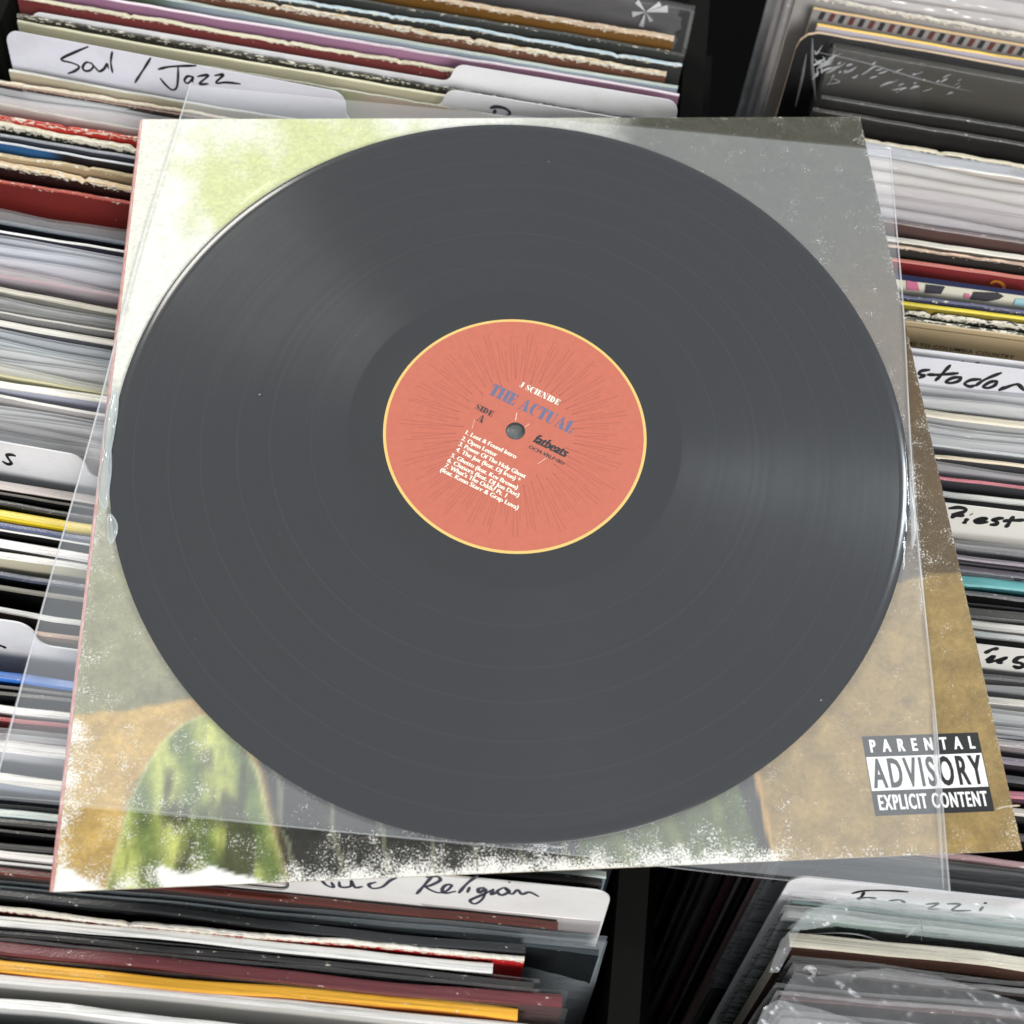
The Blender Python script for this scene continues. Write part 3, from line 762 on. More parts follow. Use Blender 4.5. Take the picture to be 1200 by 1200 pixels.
GROUPS = {'L': 'records standing in the left bin', 'R': 'records standing in the right bin'}
DG = {'L': 'divider cards in the left bin', 'R': 'divider cards in the right bin'}
H0 = 315.0
prev = {}
seed = 0
placed = {}
for it in items:
    seed += 1
    col = it['col']
    if it['kind'] == 'rec':
        rise = it['film'] if (it['film'] and it['film'] > 2) else 0.0
        H = H0 + rise
        jit = it['jit'] if it['jit'] is not None else random.uniform(-3, 1) * (1 if col == 'L' else -1)
    else:
        H = H0 + it['hx']
        jit = 0.0
    pl = place(col, it['px'], it['py'], it['z'], H, jit, random.uniform(-0.35, 0.35) if (it['kind'] == 'rec' and not (col == 'R' and 30 < it['py'] < 100 or col == 'R' and 290 < it['py'] < 400)) else (-1.2 if it.get('key') == 'soul' else 0.0))
    if col in prev:
        q = prev[col]
        gap = float(np.dot(q['ctr'] - pl['ctr'], pl['yb']))
        need = (0.7 if q.get('film') else 0.15)
        if gap < 1.2:
            sh = 1.2 - gap
            pl = dict(pl)
            pl['base'] = pl['base'] - pl['yb'] * sh
            pl['ctr'] = pl['ctr'] - pl['yb'] * sh
            pl['M'] = Matrix.Translation(Vector(-pl['yb'] * sh * MM)) @ pl['M']
            gap = 1.2
    else:
        gap = 20.0
    pl['film'] = it.get('film') is not None
    prev[col] = pl
    if it['kind'] == 'rec':
        t = max(0.6, min(it['t'], gap * 0.86))
        th = thing(it['name'], it['label'], 'record box' if it['name'] == 'boxed_record_set' else 'record', GROUPS[col], pl['M'])
        bag = it['film'] is not None
        mf = card_face(it['face'], it['wear'], seed, H0, it['split'], 0.22 if bag else it['rough'])
        me_ = card_edge(it['edge'], it['wear'], seed, 0.3 if bag else it['erough'])
        make_sleeve_mesh(th, t, H0, 315.0, [mf, me_], seed, it['corner'], amp=0.0 if any(k in it['label'] for k in ('striped band', 'golden curl', 'patchwork', 'small capitals')) else min(0.9, gap * 0.16), wear=it['wear'])
        if it['film'] is not None and (it['film'] > 2 or it['crumple'] > 0):
            fp = dict(haze=0.25); fp.update(it['fp'])
            if it['film'] > 2 and fp['haze'] >= 0.3:
                fp['haze'] = min(0.86, fp['haze'] * 1.25)
                fp.setdefault('gloss', 2.2); fp.setdefault('rough', 0.13)
            make_film(th, t, H0, it['film'], 315.0, film_mat(**fp), seed, it['crumple'])
    else:
        th = thing('divider_card', it['label'], 'divider', DG[col], pl['M'])
        m = board(it['tint'], seed)
        if it['tab'] is None:
            make_divider(th, m, H, 0.0, -1000, 1000)
        else:
            xs = []
            for px in it['tab']:
                # where along the card the tab's ends fall
                best = None
                p = pl['P']
                yy = it['py'] + (px - it['px']) * 0.13
                w = ray_plane(px, yy, pl['base'], pl['yb']) - pl['base']
                xs.append(float(np.dot(w, pl['u'])))
            x0 = xs[0] if xs[0] > -152 else -1000
            x1 = xs[1] if xs[1] < 150 else 1000
            make_divider(th, m, H, it['tab_h'], x0, x1)
        if it['strokes']:
            write_on(th, pl, it['strokes'], it['sw'], it['ink'])
    placed[it['label']] = (th, pl, gap, it)


# ------------------------------------------------------------------ lettering
def text_mesh(s, bold=0.0, spacing=1.0):
    cu = bpy.data.curves.new('lettering', 'FONT')
    cu.body = s
    cu.offset = bold
    cu.space_character = spacing
    cu.resolution_u = 3
    ob = bpy.data.objects.new('lettering_tmp', cu)
    COL.objects.link(ob)
    dg = bpy.context.evaluated_depsgraph_get()
    me = bpy.data.meshes.new_from_object(ob.evaluated_get(dg))
    v = np.array([q.co[:] for q in me.vertices]); f_ = [tuple(p.vertices) for p in me.polygons]
    bpy.data.objects.remove(ob); bpy.data.curves.remove(cu); bpy.data.meshes.remove(me)
    v[:, 0] -= v[:, 0].min()
    return v[:, :2], f_


def fit_text(s, length, cap, bold=0.0, heavy=0.0, shear=0.0, spacing=1.0):
    """lettering scaled to a length and capital height in mm; heavy thickens the upright strokes only"""
    v, f_ = text_mesh(s, bold, spacing)
    caph = 0.69
    vv = v.copy()
    vv[:, 0] *= length / v[:, 0].max(); vv[:, 1] *= cap / caph
    vv[:, 0] += vv[:, 1] * shear
    out_v, out_f = [], []
    n = 4 if heavy > 0 else 1
    for i in range(n):
        off = len(out_v)
        dx = heavy * (i / max(1, n - 1))
        out_v += [(x + dx, y, 0.004 * i) for x, y in vv]
        out_f += [tuple(off + q for q in p) for p in f_]
    return out_v, out_f


def put(name, vf, origin, ang, zz, mat, parent):
    v, f_ = vf
    c, s = math.cos(ang), math.sin(ang)
    vv = [(origin[0] + x * c - y * s, origin[1] + x * s + y * c, zz + (rest[0] if rest else 0.0)) for x, y, *rest in v]
    return mesh_obj(name, vv, f_, mat, parent)


def rect(x0, y0, x1, y1):
    return [(x0, y0), (x1, y0), (x1, y1), (x0, y1)]


def fat_letters(s, length, cap):
    """poster serif capitals: thick upright stems, hairline bars, flat serifs"""
    st, h = 0.34, 0.06
    G = {}
    def stem(x): return [rect(x, 0, x + st, 1), rect(x - .07, 0, x + st + .07, h), rect(x - .07, 1 - h, x + st + .07, 1)]
    G['I'] = (0.44, stem(.07))
    G['T'] = (0.80, [rect(.25, 0, .25 + st, 1), rect(.14, 0, .66, h), rect(.02, 1 - h, .78, 1), [(.02, 1), (.02, .66), (.06, .66), (.17, 1 - h)], [(.78, 1), (.63, 1 - h), (.74, .66), (.78, .66)]])
    G['H'] = (1.02, stem(.07) + stem(.65) + [rect(.3, .47, .7, .53)])
    G['E'] = (0.78, stem(.07) + [rect(.3, 1 - h, .72, 1), rect(.3, 0, .74, h), rect(.3, .47, .56, .53), [(.72, 1), (.57, 1 - h), (.68, .66), (.72, .66)], [(.74, 0), (.74, .36), (.70, .36), (.58, h)], rect(.53, .36, .57, .64)])
    G['L'] = (0.74, stem(.07) + [rect(.3, 0, .72, h), [(.72, 0), (.72, .42), (.68, .42), (.55, h)]])
    G['A'] = (0.96, [[(.10, h), (.15, h), (.44, .86), (.40, .98)], [(.40, 1), (.53, 1), (.88, h), (.53, h)], rect(.2, .30, .62, .35), rect(.0, 0, .26, h), rect(.44, 0, .96, h)])
    def cres(cx, cy_, ro, ry, ri, riy, icx, a0, a1, n=18):
        o_ = []
        for i in range(n):
            a = [math.radians(a0 + (a1 - a0) * (i + k) / n) for k in (0, 1)]
            o_.append([(cx + ro * math.cos(a[0]), cy_ + ry * math.sin(a[0])), (cx + ro * math.cos(a[1]), cy_ + ry * math.sin(a[1])), (icx + ri * math.cos(a[1]), cy_ + riy * math.sin(a[1])), (icx + ri * math.cos(a[0]), cy_ + riy * math.sin(a[0]))])
        return o_
    G['C'] = (0.82, cres(.42, .5, .40, .52, .20, .47, .52, 62, 300) + [rect(.70, .64, .75, 1.0), [(.62, .93), (.70, .64), (.72, .7), (.70, .97)]])
    G['D'] = (0.90, stem(.07) + cres(.34, .5, .52, .50, .24, .45, .33, 90, -90) + [rect(.3, 1 - h, .40, 1), rect(.3, 0, .40, h)])
    G['U'] = (0.95, [rect(.07, .28, .07 + st, 1), rect(0, 1 - h, .45, 1), rect(.74, .3, .79, 1), rect(.64, 1 - h, .90, 1)] + cres(.43, .30, .36, .32, .08 + .28, .25, .43, 180, 360) + cres(.43, .30, .36, .32, .10, .20, .45, 180, 250))
    G['N'] = (1.0, [rect(.12, 0, .17, 1), rect(.78, 0, .83, 1), [(.08, 1), (.40, 1), (.83, 0), (.56, 0)], rect(0, 1 - h, .3, 1), rect(.02, 0, .28, h), rect(.66, 1 - h, .94, 1)])
    G['J'] = (0.62, [rect(.24, .2, .24 + st, 1), rect(.14, 1 - h, .62, 1)] + cres(.27, .2, .27, .22, .20, .16, .22, 180, 360) + [[(.0, .2), (.16, .2), (.16, .3), (.03, .3)]])
    sp = [np.array(p) for p in catmull([(.62, .78), (.48, .95), (.27, .95), (.14, .80), (.20, .62), (.40, .48), (.56, .36), (.60, .2), (.48, .05), (.26, .05), (.08, .24)], 5)]
    w_ = np.interp(np.linspace(0, 1, len(sp)), [0, .2, .35, .5, .65, .8, 1], [.05, .06, .2, .3, .2, .06, .05])
    T = np.gradient(np.array(sp), axis=0); T /= np.linalg.norm(T, axis=1)[:, None]
    quads = []
    for i in range(len(sp) - 1):
        n0 = np.array([-T[i][1], T[i][0]]) * w_[i] / 2; n1 = np.array([-T[i + 1][1], T[i + 1][0]]) * w_[i + 1] / 2
        quads.append([sp[i] + n0, sp[i + 1] + n1, sp[i + 1] - n1, sp[i] - n0])
    G['S'] = (0.72, quads + [rect(.60, .66, .65, .98), rect(.05, .02, .10, .34)])
    G[' '] = (0.38, [])
    vv, ff = [], []
    x = 0.0
    lay = 0
    for ch in s:
        w, polys = G[ch]
        for p in polys:
            lay += 1
            a = sum(p[i][0] * p[(i + 1) % len(p)][1] - p[(i + 1) % len(p)][0] * p[i][1] for i in range(len(p)))
            p = p if a > 0 else p[::-1]
            off = len(vv)
            vv += [(x + float(q[0]), float(q[1]), 0.0006 * (lay % 12)) for q in p]
            ff.append(tuple(range(off, off + len(p))))
        x += w + 0.05
    k = length / x
    return [(a * k, b * cap, c) for a, b, c in vv], ff


# printed line of capitals on the tan sleeve
th, pl, gap, it = placed['tan record with a line of small capitals printed along its top']
w0 = ray_plane(1056, 402.5, pl['base'], pl['yb']) - pl['base']
w1 = ray_plane(1187, 420, pl['base'], pl['yb']) - pl['base']
x0, z0, x1, z1 = np.dot(w0, pl['u']), np.dot(w0, pl['up']), np.dot(w1, pl['u']), np.dot(w1, pl['up'])
ln = math.hypot(x1 - x0, z1 - z0) * 27 / 22.3
v_, f_ = fit_text('WELCOME TO COLUMBIA COUNTRY', ln, 1.9, 0.004, spacing=1.12)
aa = math.atan2(z1 - z0, x1 - x0)
vv = [(x1 - (ln - x) * math.cos(aa) - y * math.sin(aa), -0.62, z1 - (ln - x) * math.sin(aa) + y * math.cos(aa)) for x, y, _ in v_]
mesh_obj('printed_lettering', vv, f_, plain('brown_ink', (30, 22, 16), 0.6), th)
wa = ray_plane(1066, 375, pl['base'], pl['yb']) - pl['base']
vv = []
zl = H0 - 2.4
for i in range(29):
    x = -157 + 314 * i / 28
    yy = wav(x, 0, 0.0)
    vv += [(x, -0.62, zl), (x, -0.62, zl + 0.22)]
mesh_obj('printed_rule', vv, [(2 * i, 2 * i + 2, 2 * i + 3, 2 * i + 1) for i in range(28)], plain('brown_print', (74, 60, 44), 0.6), th)

# golden curl on the deep red sleeve
th, pl, gap, it = placed['deep red record with a golden curl printed on it']
write_on(th, pl, [zp([(482, 412), (500, 400), (528, 390), (575, 400), (605, 430), (612, 480)], 8, 1100, 280)], 1.5, plain('gold_print', (190, 120, 40), 0.4), 'gold_print', 0.7)

# patchwork front
th, pl, gap, it = placed['record with cream, navy and pink patchwork front']


def patch(pts, col, k):
    vv = []
    for (a, b) in pts:
        p = ray_plane(a, b, pl['base'], pl['yb']) - pl['base']
        vv.append((np.dot(p, pl['u']), -0.6 - 0.02 * k, np.dot(p, pl['up'])))
    mesh_obj('printed_patch', vv, [tuple(range(len(vv) - 1, -1, -1))], plain('patch_print', col, 0.5), th)


Z8 = lambda pts: zp(pts, 8, 1100, 280)
patch(Z8([(-600, 290), (900, 500), (900, 540), (-600, 345)]), (28, 38, 78), 0)
patch(Z8([(330, 490), (560, 500), (610, 530), (560, 560), (450, 580), (290, 560)]), (66, 64, 70), 1)
patch(Z8([(240, 505), (290, 510), (290, 550), (235, 545)]), (226, 130, 160), 1)
patch(Z8([(-120, 420), (60, 440), (20, 510), (-130, 500)]), (62, 62, 70), 1)
patch(Z8([(720, 555), (860, 560), (860, 650), (700, 610)]), (176, 220, 230), 1)
patch(Z8([(-300, 380), (-200, 400), (-180, 480), (-300, 470)]), (210, 120, 150), 1)

# red and black striped band
th, pl, gap, it = placed['record with red and black striped band']
for k in range(2):
    vv, ff = [], []
    for i in range(62):
        if i % 2 != k:
            continue
        x = -154 + 5.0 * i
        off = len(vv)
        vv += [(x, -0.62, H0 - 4.9), (x + 2.2, -0.62, H0 - 4.9), (x + 3.0, -0.62, H0 - 1.0), (x + 0.8, -0.62, H0 - 1.0)]
        ff.append((off, off + 1, off + 2, off + 3))
    mesh_obj('printed_stripes', vv, ff, plain('stripe_print', (96, 34, 30) if k else (26, 26, 30), 0.5), th)

# star-shaped glint built from whitish slivers on the far charcoal record
th, pl, gap, it = placed['charcoal shrink-wrapped record at the top edge with star-shaped film glint']
STAR_GLINT = film_mat(haze=0.9, rough=0.06, bump=0.2, gloss=2.0)
vv, ff = [], []
w = ray_plane(757, 11, pl['base'], pl['yb']) - pl['base']
cx_, cz_ = np.dot(w, pl['u']), np.dot(w, pl['up'])
for i, (a, L_) in enumerate(((205, 7), (145, 6.5), (-50, 6), (35, 8), (15, 11), (-95, 8))):
    a = math.radians(a)
    off = len(vv)
    vv += [(cx_, -3.4, cz_), (cx_ + L_ * math.cos(a - .18), -1.0 - 0.2 * i, cz_ + L_ * math.sin(a - .18)), (cx_ + L_ * math.cos(a + .16), -2.2, cz_ + L_ * math.sin(a + .16))]
    ff.append((off, off + 1, off + 2))
mesh_obj('film_knot_glint', vv, ff, STAR_GLINT, th)


def vnoise(x, y, cell, s):
    r = np.random.default_rng(s)
    n = 160
    g = r.random((n, n))
    fx, fy = (x + 400) / cell, (y + 400) / cell
    ix, iy = np.floor(fx).astype(int), np.floor(fy).astype(int)
    tx, ty = fx - ix, fy - iy
    tx, ty = tx * tx * (3 - 2 * tx), ty * ty * (3 - 2 * ty)
    ix %= n; iy %= n
    jx, jy = (ix + 1) % n, (iy + 1) % n
    return (g[ix, iy] * (1 - tx) + g[jx, iy] * tx) * (1 - ty) + (g[ix, jy] * (1 - tx) + g[jx, jy] * tx) * ty


def fbm(x, y, cell, s, o_=4):
    a, tot, out = 1.0, 0.0, 0
    for k in range(o_):
        out = out + a * vnoise(x, y, cell / 2 ** k, s + k); tot += a; a *= 0.6
    return out / tot


def inside(x, y, poly):
    """signed distance to a polygon, positive inside (mm)"""
    px = np.array(poly); n = len(px)
    ins = np.zeros_like(x, bool); dist = np.full_like(x, 1e9)
    for i in range(n):
        a, b = px[i], px[(i + 1) % n]
        cond = ((a[1] > y) != (b[1] > y)) & (x < (b[0] - a[0]) * (y - a[1]) / (b[1] - a[1] + 1e-12) + a[0])
        ins ^= cond
        d = b - a
        t = np.clip(((x - a[0]) * d[0] + (y - a[1]) * d[1]) / (d @ d + 1e-12), 0, 1)
        dist = np.minimum(dist, np.hypot(x - a[0] - t * d[0], y - a[1] - t * d[1]))
    return np.where(ins, dist, -dist)


def sm(v, lo, hi):
    t = np.clip((v - lo) / (hi - lo), 0, 1)
    return t * t * (3 - 2 * t)


# loose film: creases, whitish slivers standing in for glints, torn flaps of shrink wrap
def creases(label, specs, lift, mat, name='film_crease_and_glint'):
    th, pl, gap, it = placed[label]
    vv, ff = [], []
    for k, (pts, w) in enumerate(specs):
        q = []
        for (a, b) in pts:
            p = ray_plane(a, b, pl['base'], pl['yb']) - pl['base']
            q.append((np.dot(p, pl['u']), np.dot(p, pl['up'])))
        c = catmull(q, 4)
        P = np.array(c); T = np.gradient(P, axis=0); T /= np.linalg.norm(T, axis=1)[:, None] + 1e-9
        n_ = len(P)
        for i in range(n_):
            ww = w * (0.15 + 0.85 * math.sin(math.pi * (i + 0.3) / (n_ - 0.4)))
            nx_, nz_ = -T[i][1], T[i][0]
            off = len(vv)
            vv += [(P[i][0] + nx_ * ww / 2, -lift, P[i][1] + nz_ * ww / 2), (P[i][0], -lift - 0.5 * ww - 0.1, P[i][1]), (P[i][0] - nx_ * ww / 2, -lift, P[i][1] - nz_ * ww / 2)]
            if i:
                ff += [(off - 3, off, off + 1, off - 2), (off - 2, off + 1, off + 2, off - 1)]
    return mesh_obj(name, vv, ff, mat, th)


def flap(label, poly, z, mat, seed, amp=2.5, name='loose_film'):
    """a torn, bent scrap of film standing off the bag"""
    th, pl, gap, it = placed[label]
    P = np.array([back(a, b, z)[:2] for a, b in poly])
    lo, hi = P.min(0), P.max(0)
    n_ = 120
    gx_, gy_ = np.meshgrid(np.linspace(lo[0], hi[0], n_), np.linspace(lo[1], hi[1], n_))
    x_, y_ = gx_.ravel(), gy_.ravel()
    ins = inside(x_, y_, P)
    zz = z + (fbm(x_, y_, 16, seed) - .5) * 2 * amp + (fbm(x_ + y_, y_ * .3, 9, seed + 5) - .5) * amp
    keep, ff = {}, []
    Mi = pl['M'].inverted()
    W = np.c_[x_, y_, zz]
    for f_ in grid_faces(n_ - 1, n_ - 1):
        if all(ins[q] > 0 for q in f_):
            ff.append(f_)
    used = sorted({q for f_ in ff for q in f_}); mp = {q: i for i, q in enumerate(used)}
    vv = [tuple(np.array(Mi @ Vector(W[q] * MM)) / MM) for q in used]
    return mesh_obj(name, vv, [tuple(mp[q] for q in f_) for f_ in ff], mat, th, smooth=True)


GLINT_FILM = film_mat(haze=0.42, rough=0.12, bump=0.1, gloss=2.2)  # whitish film, carries the glints in its colour
rc = random.Random(5)
BOX = 'thick black boxed set in crinkled shrink film'
sp_ = []
for i in range(46):
    u_ = rc.random() ** 1.6
    cx0 = 956 + 170 * u_ + rc.uniform(-4, 4)
    cy0 = 66 + 62 * (0.25 + 0.75 * u_) * rc.uniform(0.25, 1.0)
    L_ = rc.uniform(4, 20) * (1.1 - 0.6 * u_)
    a_ = math.radians(rc.uniform(-34, -12))
    sp_.append(([(cx0, cy0), (cx0 + L_ * .5 * math.cos(a_) , cy0 + L_ * .5 * math.sin(a_) + rc.uniform(-1, 1)), (cx0 + L_ * math.cos(a_), cy0 + L_ * math.sin(a_))], rc.uniform(0.4, 1.2)))
for i in range(9):
    cx0, cy0 = rc.uniform(952, 985), rc.uniform(56, 92)
    sp_.append(([(cx0, cy0), (cx0 + rc.uniform(-6, 8), cy0 + rc.uniform(-5, 8)), (cx0 + rc.uniform(-9, 12), cy0 + rc.uniform(-8, 10))], rc.uniform(0.4, 1.1)))
creases(BOX, sp_, 0.75, film_mat(haze=0.85, rough=0.1, bump=0.1, gloss=2.5))  # white slivers stand in for glare on the shrink film
GREYF = film_mat(haze=0.3, rough=0.12, bump=0.1, gloss=1.2)
creases(BOX, [([(955, 60), (1010, 72), (1100, 98), (1210, 120)], 0.9), ([(952, 44), (952, 80), (956, 118)], 1.6), ([(945, 62), (940, 90), (932, 125)], 1.2)], 0.8, GREYF)


# ------------------------------------------------------------------ the album cover
NA = 300
HS = 157.5
gx, gy = np.meshgrid(np.linspace(-HS, HS, NA + 1), np.linspace(-HS, HS, NA + 1))
X, Y = gx.ravel(), gy.ravel()


def C(*c):
    return np.array(lin(c)[:3])


def poly_px(pts):
    return [back(a, b, 0)[:2] for a, b in pts]


art = np.zeros((len(X), 3)); wear = np.zeros(len(X))


def lay(mask, colr):
    global art
    art = art * (1 - mask[:, None]) + np.asarray(colr) * mask[:, None]


n1, n2, n3 = fbm(X, Y, 40, 1), fbm(X, Y, 14, 20), fbm(X, Y, 6, 40)
# upper background: pale meadow light on the left, dark olive on the right
m = sm(X + (n1 - .5) * 60 - Y * 0.63, -100, -20)
left = C(228, 228, 216) * np.ones((len(X), 1))
yg = sm(fbm(X * 1.3, Y * 0.7, 55, 7) + (fbm(X, Y, 12, 9) - .5) * .35 + np.exp(-((X + 70) / 45) ** 2) * .18 - np.exp(-((X + 157) / 14) ** 2) * .25 - np.exp(-((Y - 157) / 22) ** 2) * .14, .42, .74)[:, None]
left = left * (1 - yg) + C(198, 203, 132) * yg
low = sm(-Y + (n1 - .5) * 40, -30, 50)[:, None]
left = left * (1 - low) + (C(140, 138, 104) * (0.7 + 0.6 * n3[:, None])) * low
art = left * (1 - m[:, None]) + (C(74, 73, 62) * (0.8 + 0.4 * n2[:, None])) * m[:, None]
brown = sm(X + (n2 - .5) * 20, 110, 150) * sm(-Y, -110, -40)
lay(brown, C(88, 70, 42) * (0.75 + .5 * n2[:, None]))
# golden ground below a soft ledge
lp = np.array([back(*p, 0)[:2] for p in ((84, 838), (150, 832), (215, 818), (500, 790), (1090, 673), (1140, 669))])
hy = np.interp(X, lp[:, 0], lp[:, 1])
ledge = sm(hy - Y + (n2 - .5) * 3, -0.6, 1.2)
gold = np.interp(X, [-158, -60, 60, 158], [1.25, 1.05, .74, .68])[:, None] * (C(172, 144, 86) * (0.62 + .76 * n3[:, None]))
lay(ledge, gold)
# draped green figure at lower left
hood = poly_px([(120, 1060), (140, 985), (152, 940), (168, 905), (190, 870), (215, 848), (240, 838), (268, 850), (290, 880), (302, 905), (314, 955), (328, 1000), (340, 1045)])
hd = inside(X, Y, hood)
fold = (0.5 + 0.5 * np.sin((X + 100) * 0.36 + (Y + 100) * 0.10 + 4 * (n1 - .5) + 1.6 * (n2 - .5))) ** 1.3
fold = np.clip(fold + .25 * (n3 - .5), 0, 1)
hc = C(104, 120, 66) * (1 - fold[:, None]) + C(196, 202, 112) * fold[:, None]
hc = hc * (0.7 + 0.6 * n3[:, None])
dk = sm(fbm(X * 1.8, Y * .6, 22, 60), .52, .68)[:, None] * sm(-Y, 90, 125)[:, None]
dk = dk * .95
hc = hc * (1 - dk) + C(66, 70, 48) * dk
dark_print = inside(X, Y, poly_px([(140, 990), (147, 950), (160, 915), (175, 895), (172, 910), (156, 950), (146, 985)]))  # dark printed strip along the figure's left side
lay(sm(dark_print, -.6, .6), C(40, 38, 34))
lay(sm(hd, -0.8, 0.8), hc)
lay(sm(0.7 - np.abs(hd), -.4, .5) * .4, C(214, 214, 160))
# dark distressed field in the lower middle
dark = poly_px([(302, 880), (330, 1000), (345, 1050), (560, 1035), (680, 1030), (690, 940), (600, 900), (400, 850)])
dd = inside(X, Y, dark)
lay(sm(dd + (n2 - .5) * 4, -1.5, 2), C(48, 47, 42) * (0.6 + .8 * n3[:, None]))
streak = sm(np.abs(np.sin(X * 0.21 + Y * 0.05 + n1 * 3)), .985, 1.0) * sm(dd, 0, 3)
lay(streak * .5, C(150, 150, 120))
# greenish garment and brown ground right of it
gar = poly_px([(676, 1035), (680, 960), (700, 930), (830, 880), (878, 900), (897, 1000), (905, 1030)])
gd = inside(X, Y, gar)
lay(sm(gd, -1, 1), (C(86, 96, 60) * (0.5 + n3[:, None])) * (1 - .4 * fold[:, None]) + C(150, 156, 84) * (fold[:, None] ** 4) * .25)
blk = poly_px([(855, 890), (885, 890), (907, 1000), (904, 1012), (893, 1005)])
lay(sm(inside(X, Y, blk), -.8, .8), C(50, 46, 40))
sa, sb = back(882, 885, 0)[:2], back(907, 1005, 0)[:2]
sk = np.clip(((X - sa[0]) * (sb - sa)[0] + (Y - sa[1]) * (sb - sa)[1]) / ((sb - sa) @ (sb - sa)), 0, 1)
lay(sm(.8 - np.hypot(X - sa[0] - sk * (sb - sa)[0], Y - sa[1] - sk * (sb - sa)[1]), -.3, .3) * .7, C(206, 164, 96))
# white torn patches along the lower left edge
for k, pp in enumerate(([(60, 1050), (68, 1015), (84, 1018), (105, 1032), (125, 1044), (122, 1060)], [(180, 1018), (190, 1014), (212, 1022), (232, 1022), (250, 1014), (275, 1022), (308, 1032), (300, 1040), (200, 1050), (185, 1030)])):
    s_ = inside(X, Y, poly_px(pp))
    lay(sm(s_ + (n3 - .5) * 2.5, -.5, .5), C(246, 245, 240))
# wear: speckled loss of ink along edges and across the dark field
eL, eB, eR, eT = X + HS, Y + HS, HS - X, HS - Y
wear = np.exp(-eB / 5.0) * np.interp(X, [-158, -60, 20, 70, 158], [.22, .62, .72, .60, .16])
wear += np.exp(-eB / 16.0) * np.interp(X, [-100, -70, -20, 20, 60, 90], [0, .40, .42, .30, .30, 0])
wear += np.exp(-eL / 7.0) * np.interp(Y, [-158, -120, 0, 60], [.5, .55, .35, 0])
wear += .32 * sm(n1, .5, .75) * sm(-X, 60, 130) * sm(-Y, 0, 60)
wear += np.exp(-((X - 141) / 9) ** 2 - ((Y + 22) / 30) ** 2) * .8 + np.exp(-((X - 118) / 20) ** 2 - ((Y - 72) / 26) ** 2) * .2
wear += np.exp(-eR / 2.0) * .35 + np.exp(-eT / 4.0) * .25 * sm(X, 20, 80)
wear = np.clip(wear * .85, 0, 1)

cover = thing('album_cover', 'weathered olive and gold album cover lying across the bins under the disc', 'album cover')
t = NT('printed_album_art')
at_ = t.n('Attribute', attribute_name='art')
wt = t.n('Attribute', attribute_name='wear')
co = t.n('TexCoord').outputs['Object']
grain = t.noise(co, 520, 4.0, 0.75)
grain2 = t.noise(co, 190, 3.0, 0.6)
cc = t.mix(1.0, at_.outputs['Color'], t.mix(grain2, (0.80, 0.80, 0.80, 1), (1.18, 1.17, 1.15, 1)), 'MULTIPLY')
cc = t.mix(1.0, cc, t.mix(t.step(grain, 0.3, 0.7), (0.84, 0.84, 0.84, 1), (1.12, 1.12, 1.11, 1)), 'MULTIPLY')
sp = t.math('ADD', t.noise(co, 1300, 5.0, 0.85), t.math('MULTIPLY', wt.outputs['Fac'], 0.26))
sp = t.math('ADD', sp, t.math('MULTIPLY', t.math('SUBTRACT', t.noise(co, 120, 3.0), 0.5), 0.42))
mask = t.step(sp, 0.635, 0.685)
cc = t.mix(mask, cc, (0.80, 0.78, 0.72, 1))
b = t.principled(cc, 0.42, t.bump(grain, 0.08, 0.0005))
art_mat = t.finish(b)
vv = np.c_[X, Y, np.zeros(len(X))]
fp = mesh_obj('front_panel', vv, grid_faces(NA, NA), art_mat, cover)
ca = fp.data.color_attributes.new('art', 'FLOAT_COLOR', 'POINT')
ca.data.foreach_set('color', np.c_[art, np.ones(len(art))].astype(np.float32).ravel())
fa = fp.data.attributes.new('wear', 'FLOAT', 'POINT')
fa.data.foreach_set('value', wear.astype(np.float32))
PAPER = plain('worn_paper_edge', (196, 182, 158), 0.7, 0.15, 700)
v, f = box_vf(-157.4, 157.4, -157.4, 157.4, -1.1, -0.06)
mesh_obj('front_card', v, f, PAPER, cover)
v, f = box_vf(-157.2, 157.4, -157.4, 157.4, -3.2, -1.9)
mesh_obj('back_card', v, f, PAPER, cover)
SPINE = NT('pink_spine')
co = SPINE.n('TexCoord').outputs['Object']
nn = SPINE.noise(SPINE.mapping(co, scale=(1, 0.2, 1)), 900, 4.0, 0.7)
SPINE_M = SPINE.finish(SPINE.principled(SPINE.mix(SPINE.step(nn, .42, .62), lin((206, 142, 136)), lin((228, 184, 176))), 0.5))
vv, ff = [], []
prof = [(-1.4 + 1.4 * 0 - 157.6 + 1.5, 0.02)] + [(-157.6 - 1.6 * math.sin(a), -1.55 + 1.55 * math.cos(a)) for a in np.linspace(0, math.pi, 8)]
for yv in np.linspace(-157.3, 157.4, 40):
    vv += [(x, yv, z + 0.01) for x, z in prof[1:]]
k = 8
for i in range(39):
    for j in range(k - 1):
        a = i * k + j
        ff.append((a, a + k, a + k + 1, a + 1))
ff += [tuple(range(k)), tuple(range(39 * k, 40 * k))[::-1]]
mesh_obj('spine', vv, ff, SPINE_M, cover, smooth=False)

# parental advisory mark printed on the cover
BLK = plain('black_print', (24, 23, 24), 0.45)
WHT = plain('white_print', (246, 245, 241), 0.45)
q0, q1, q2, q3 = [back(*p, 0)[:2] for p in ((1009, 864), (1146, 858), (1166, 951), (1027, 956))]
ax0, ax1, ay0, ay1 = 110.0, 151.0, -144.6, -118.0


def flat(name, x0, y0, x1, y1, z, m, par):
    return mesh_obj(name, [(x0, y0, z), (x1, y0, z), (x1, y1, z), (x0, y1, z)], [(0, 1, 2, 3)], m, par)


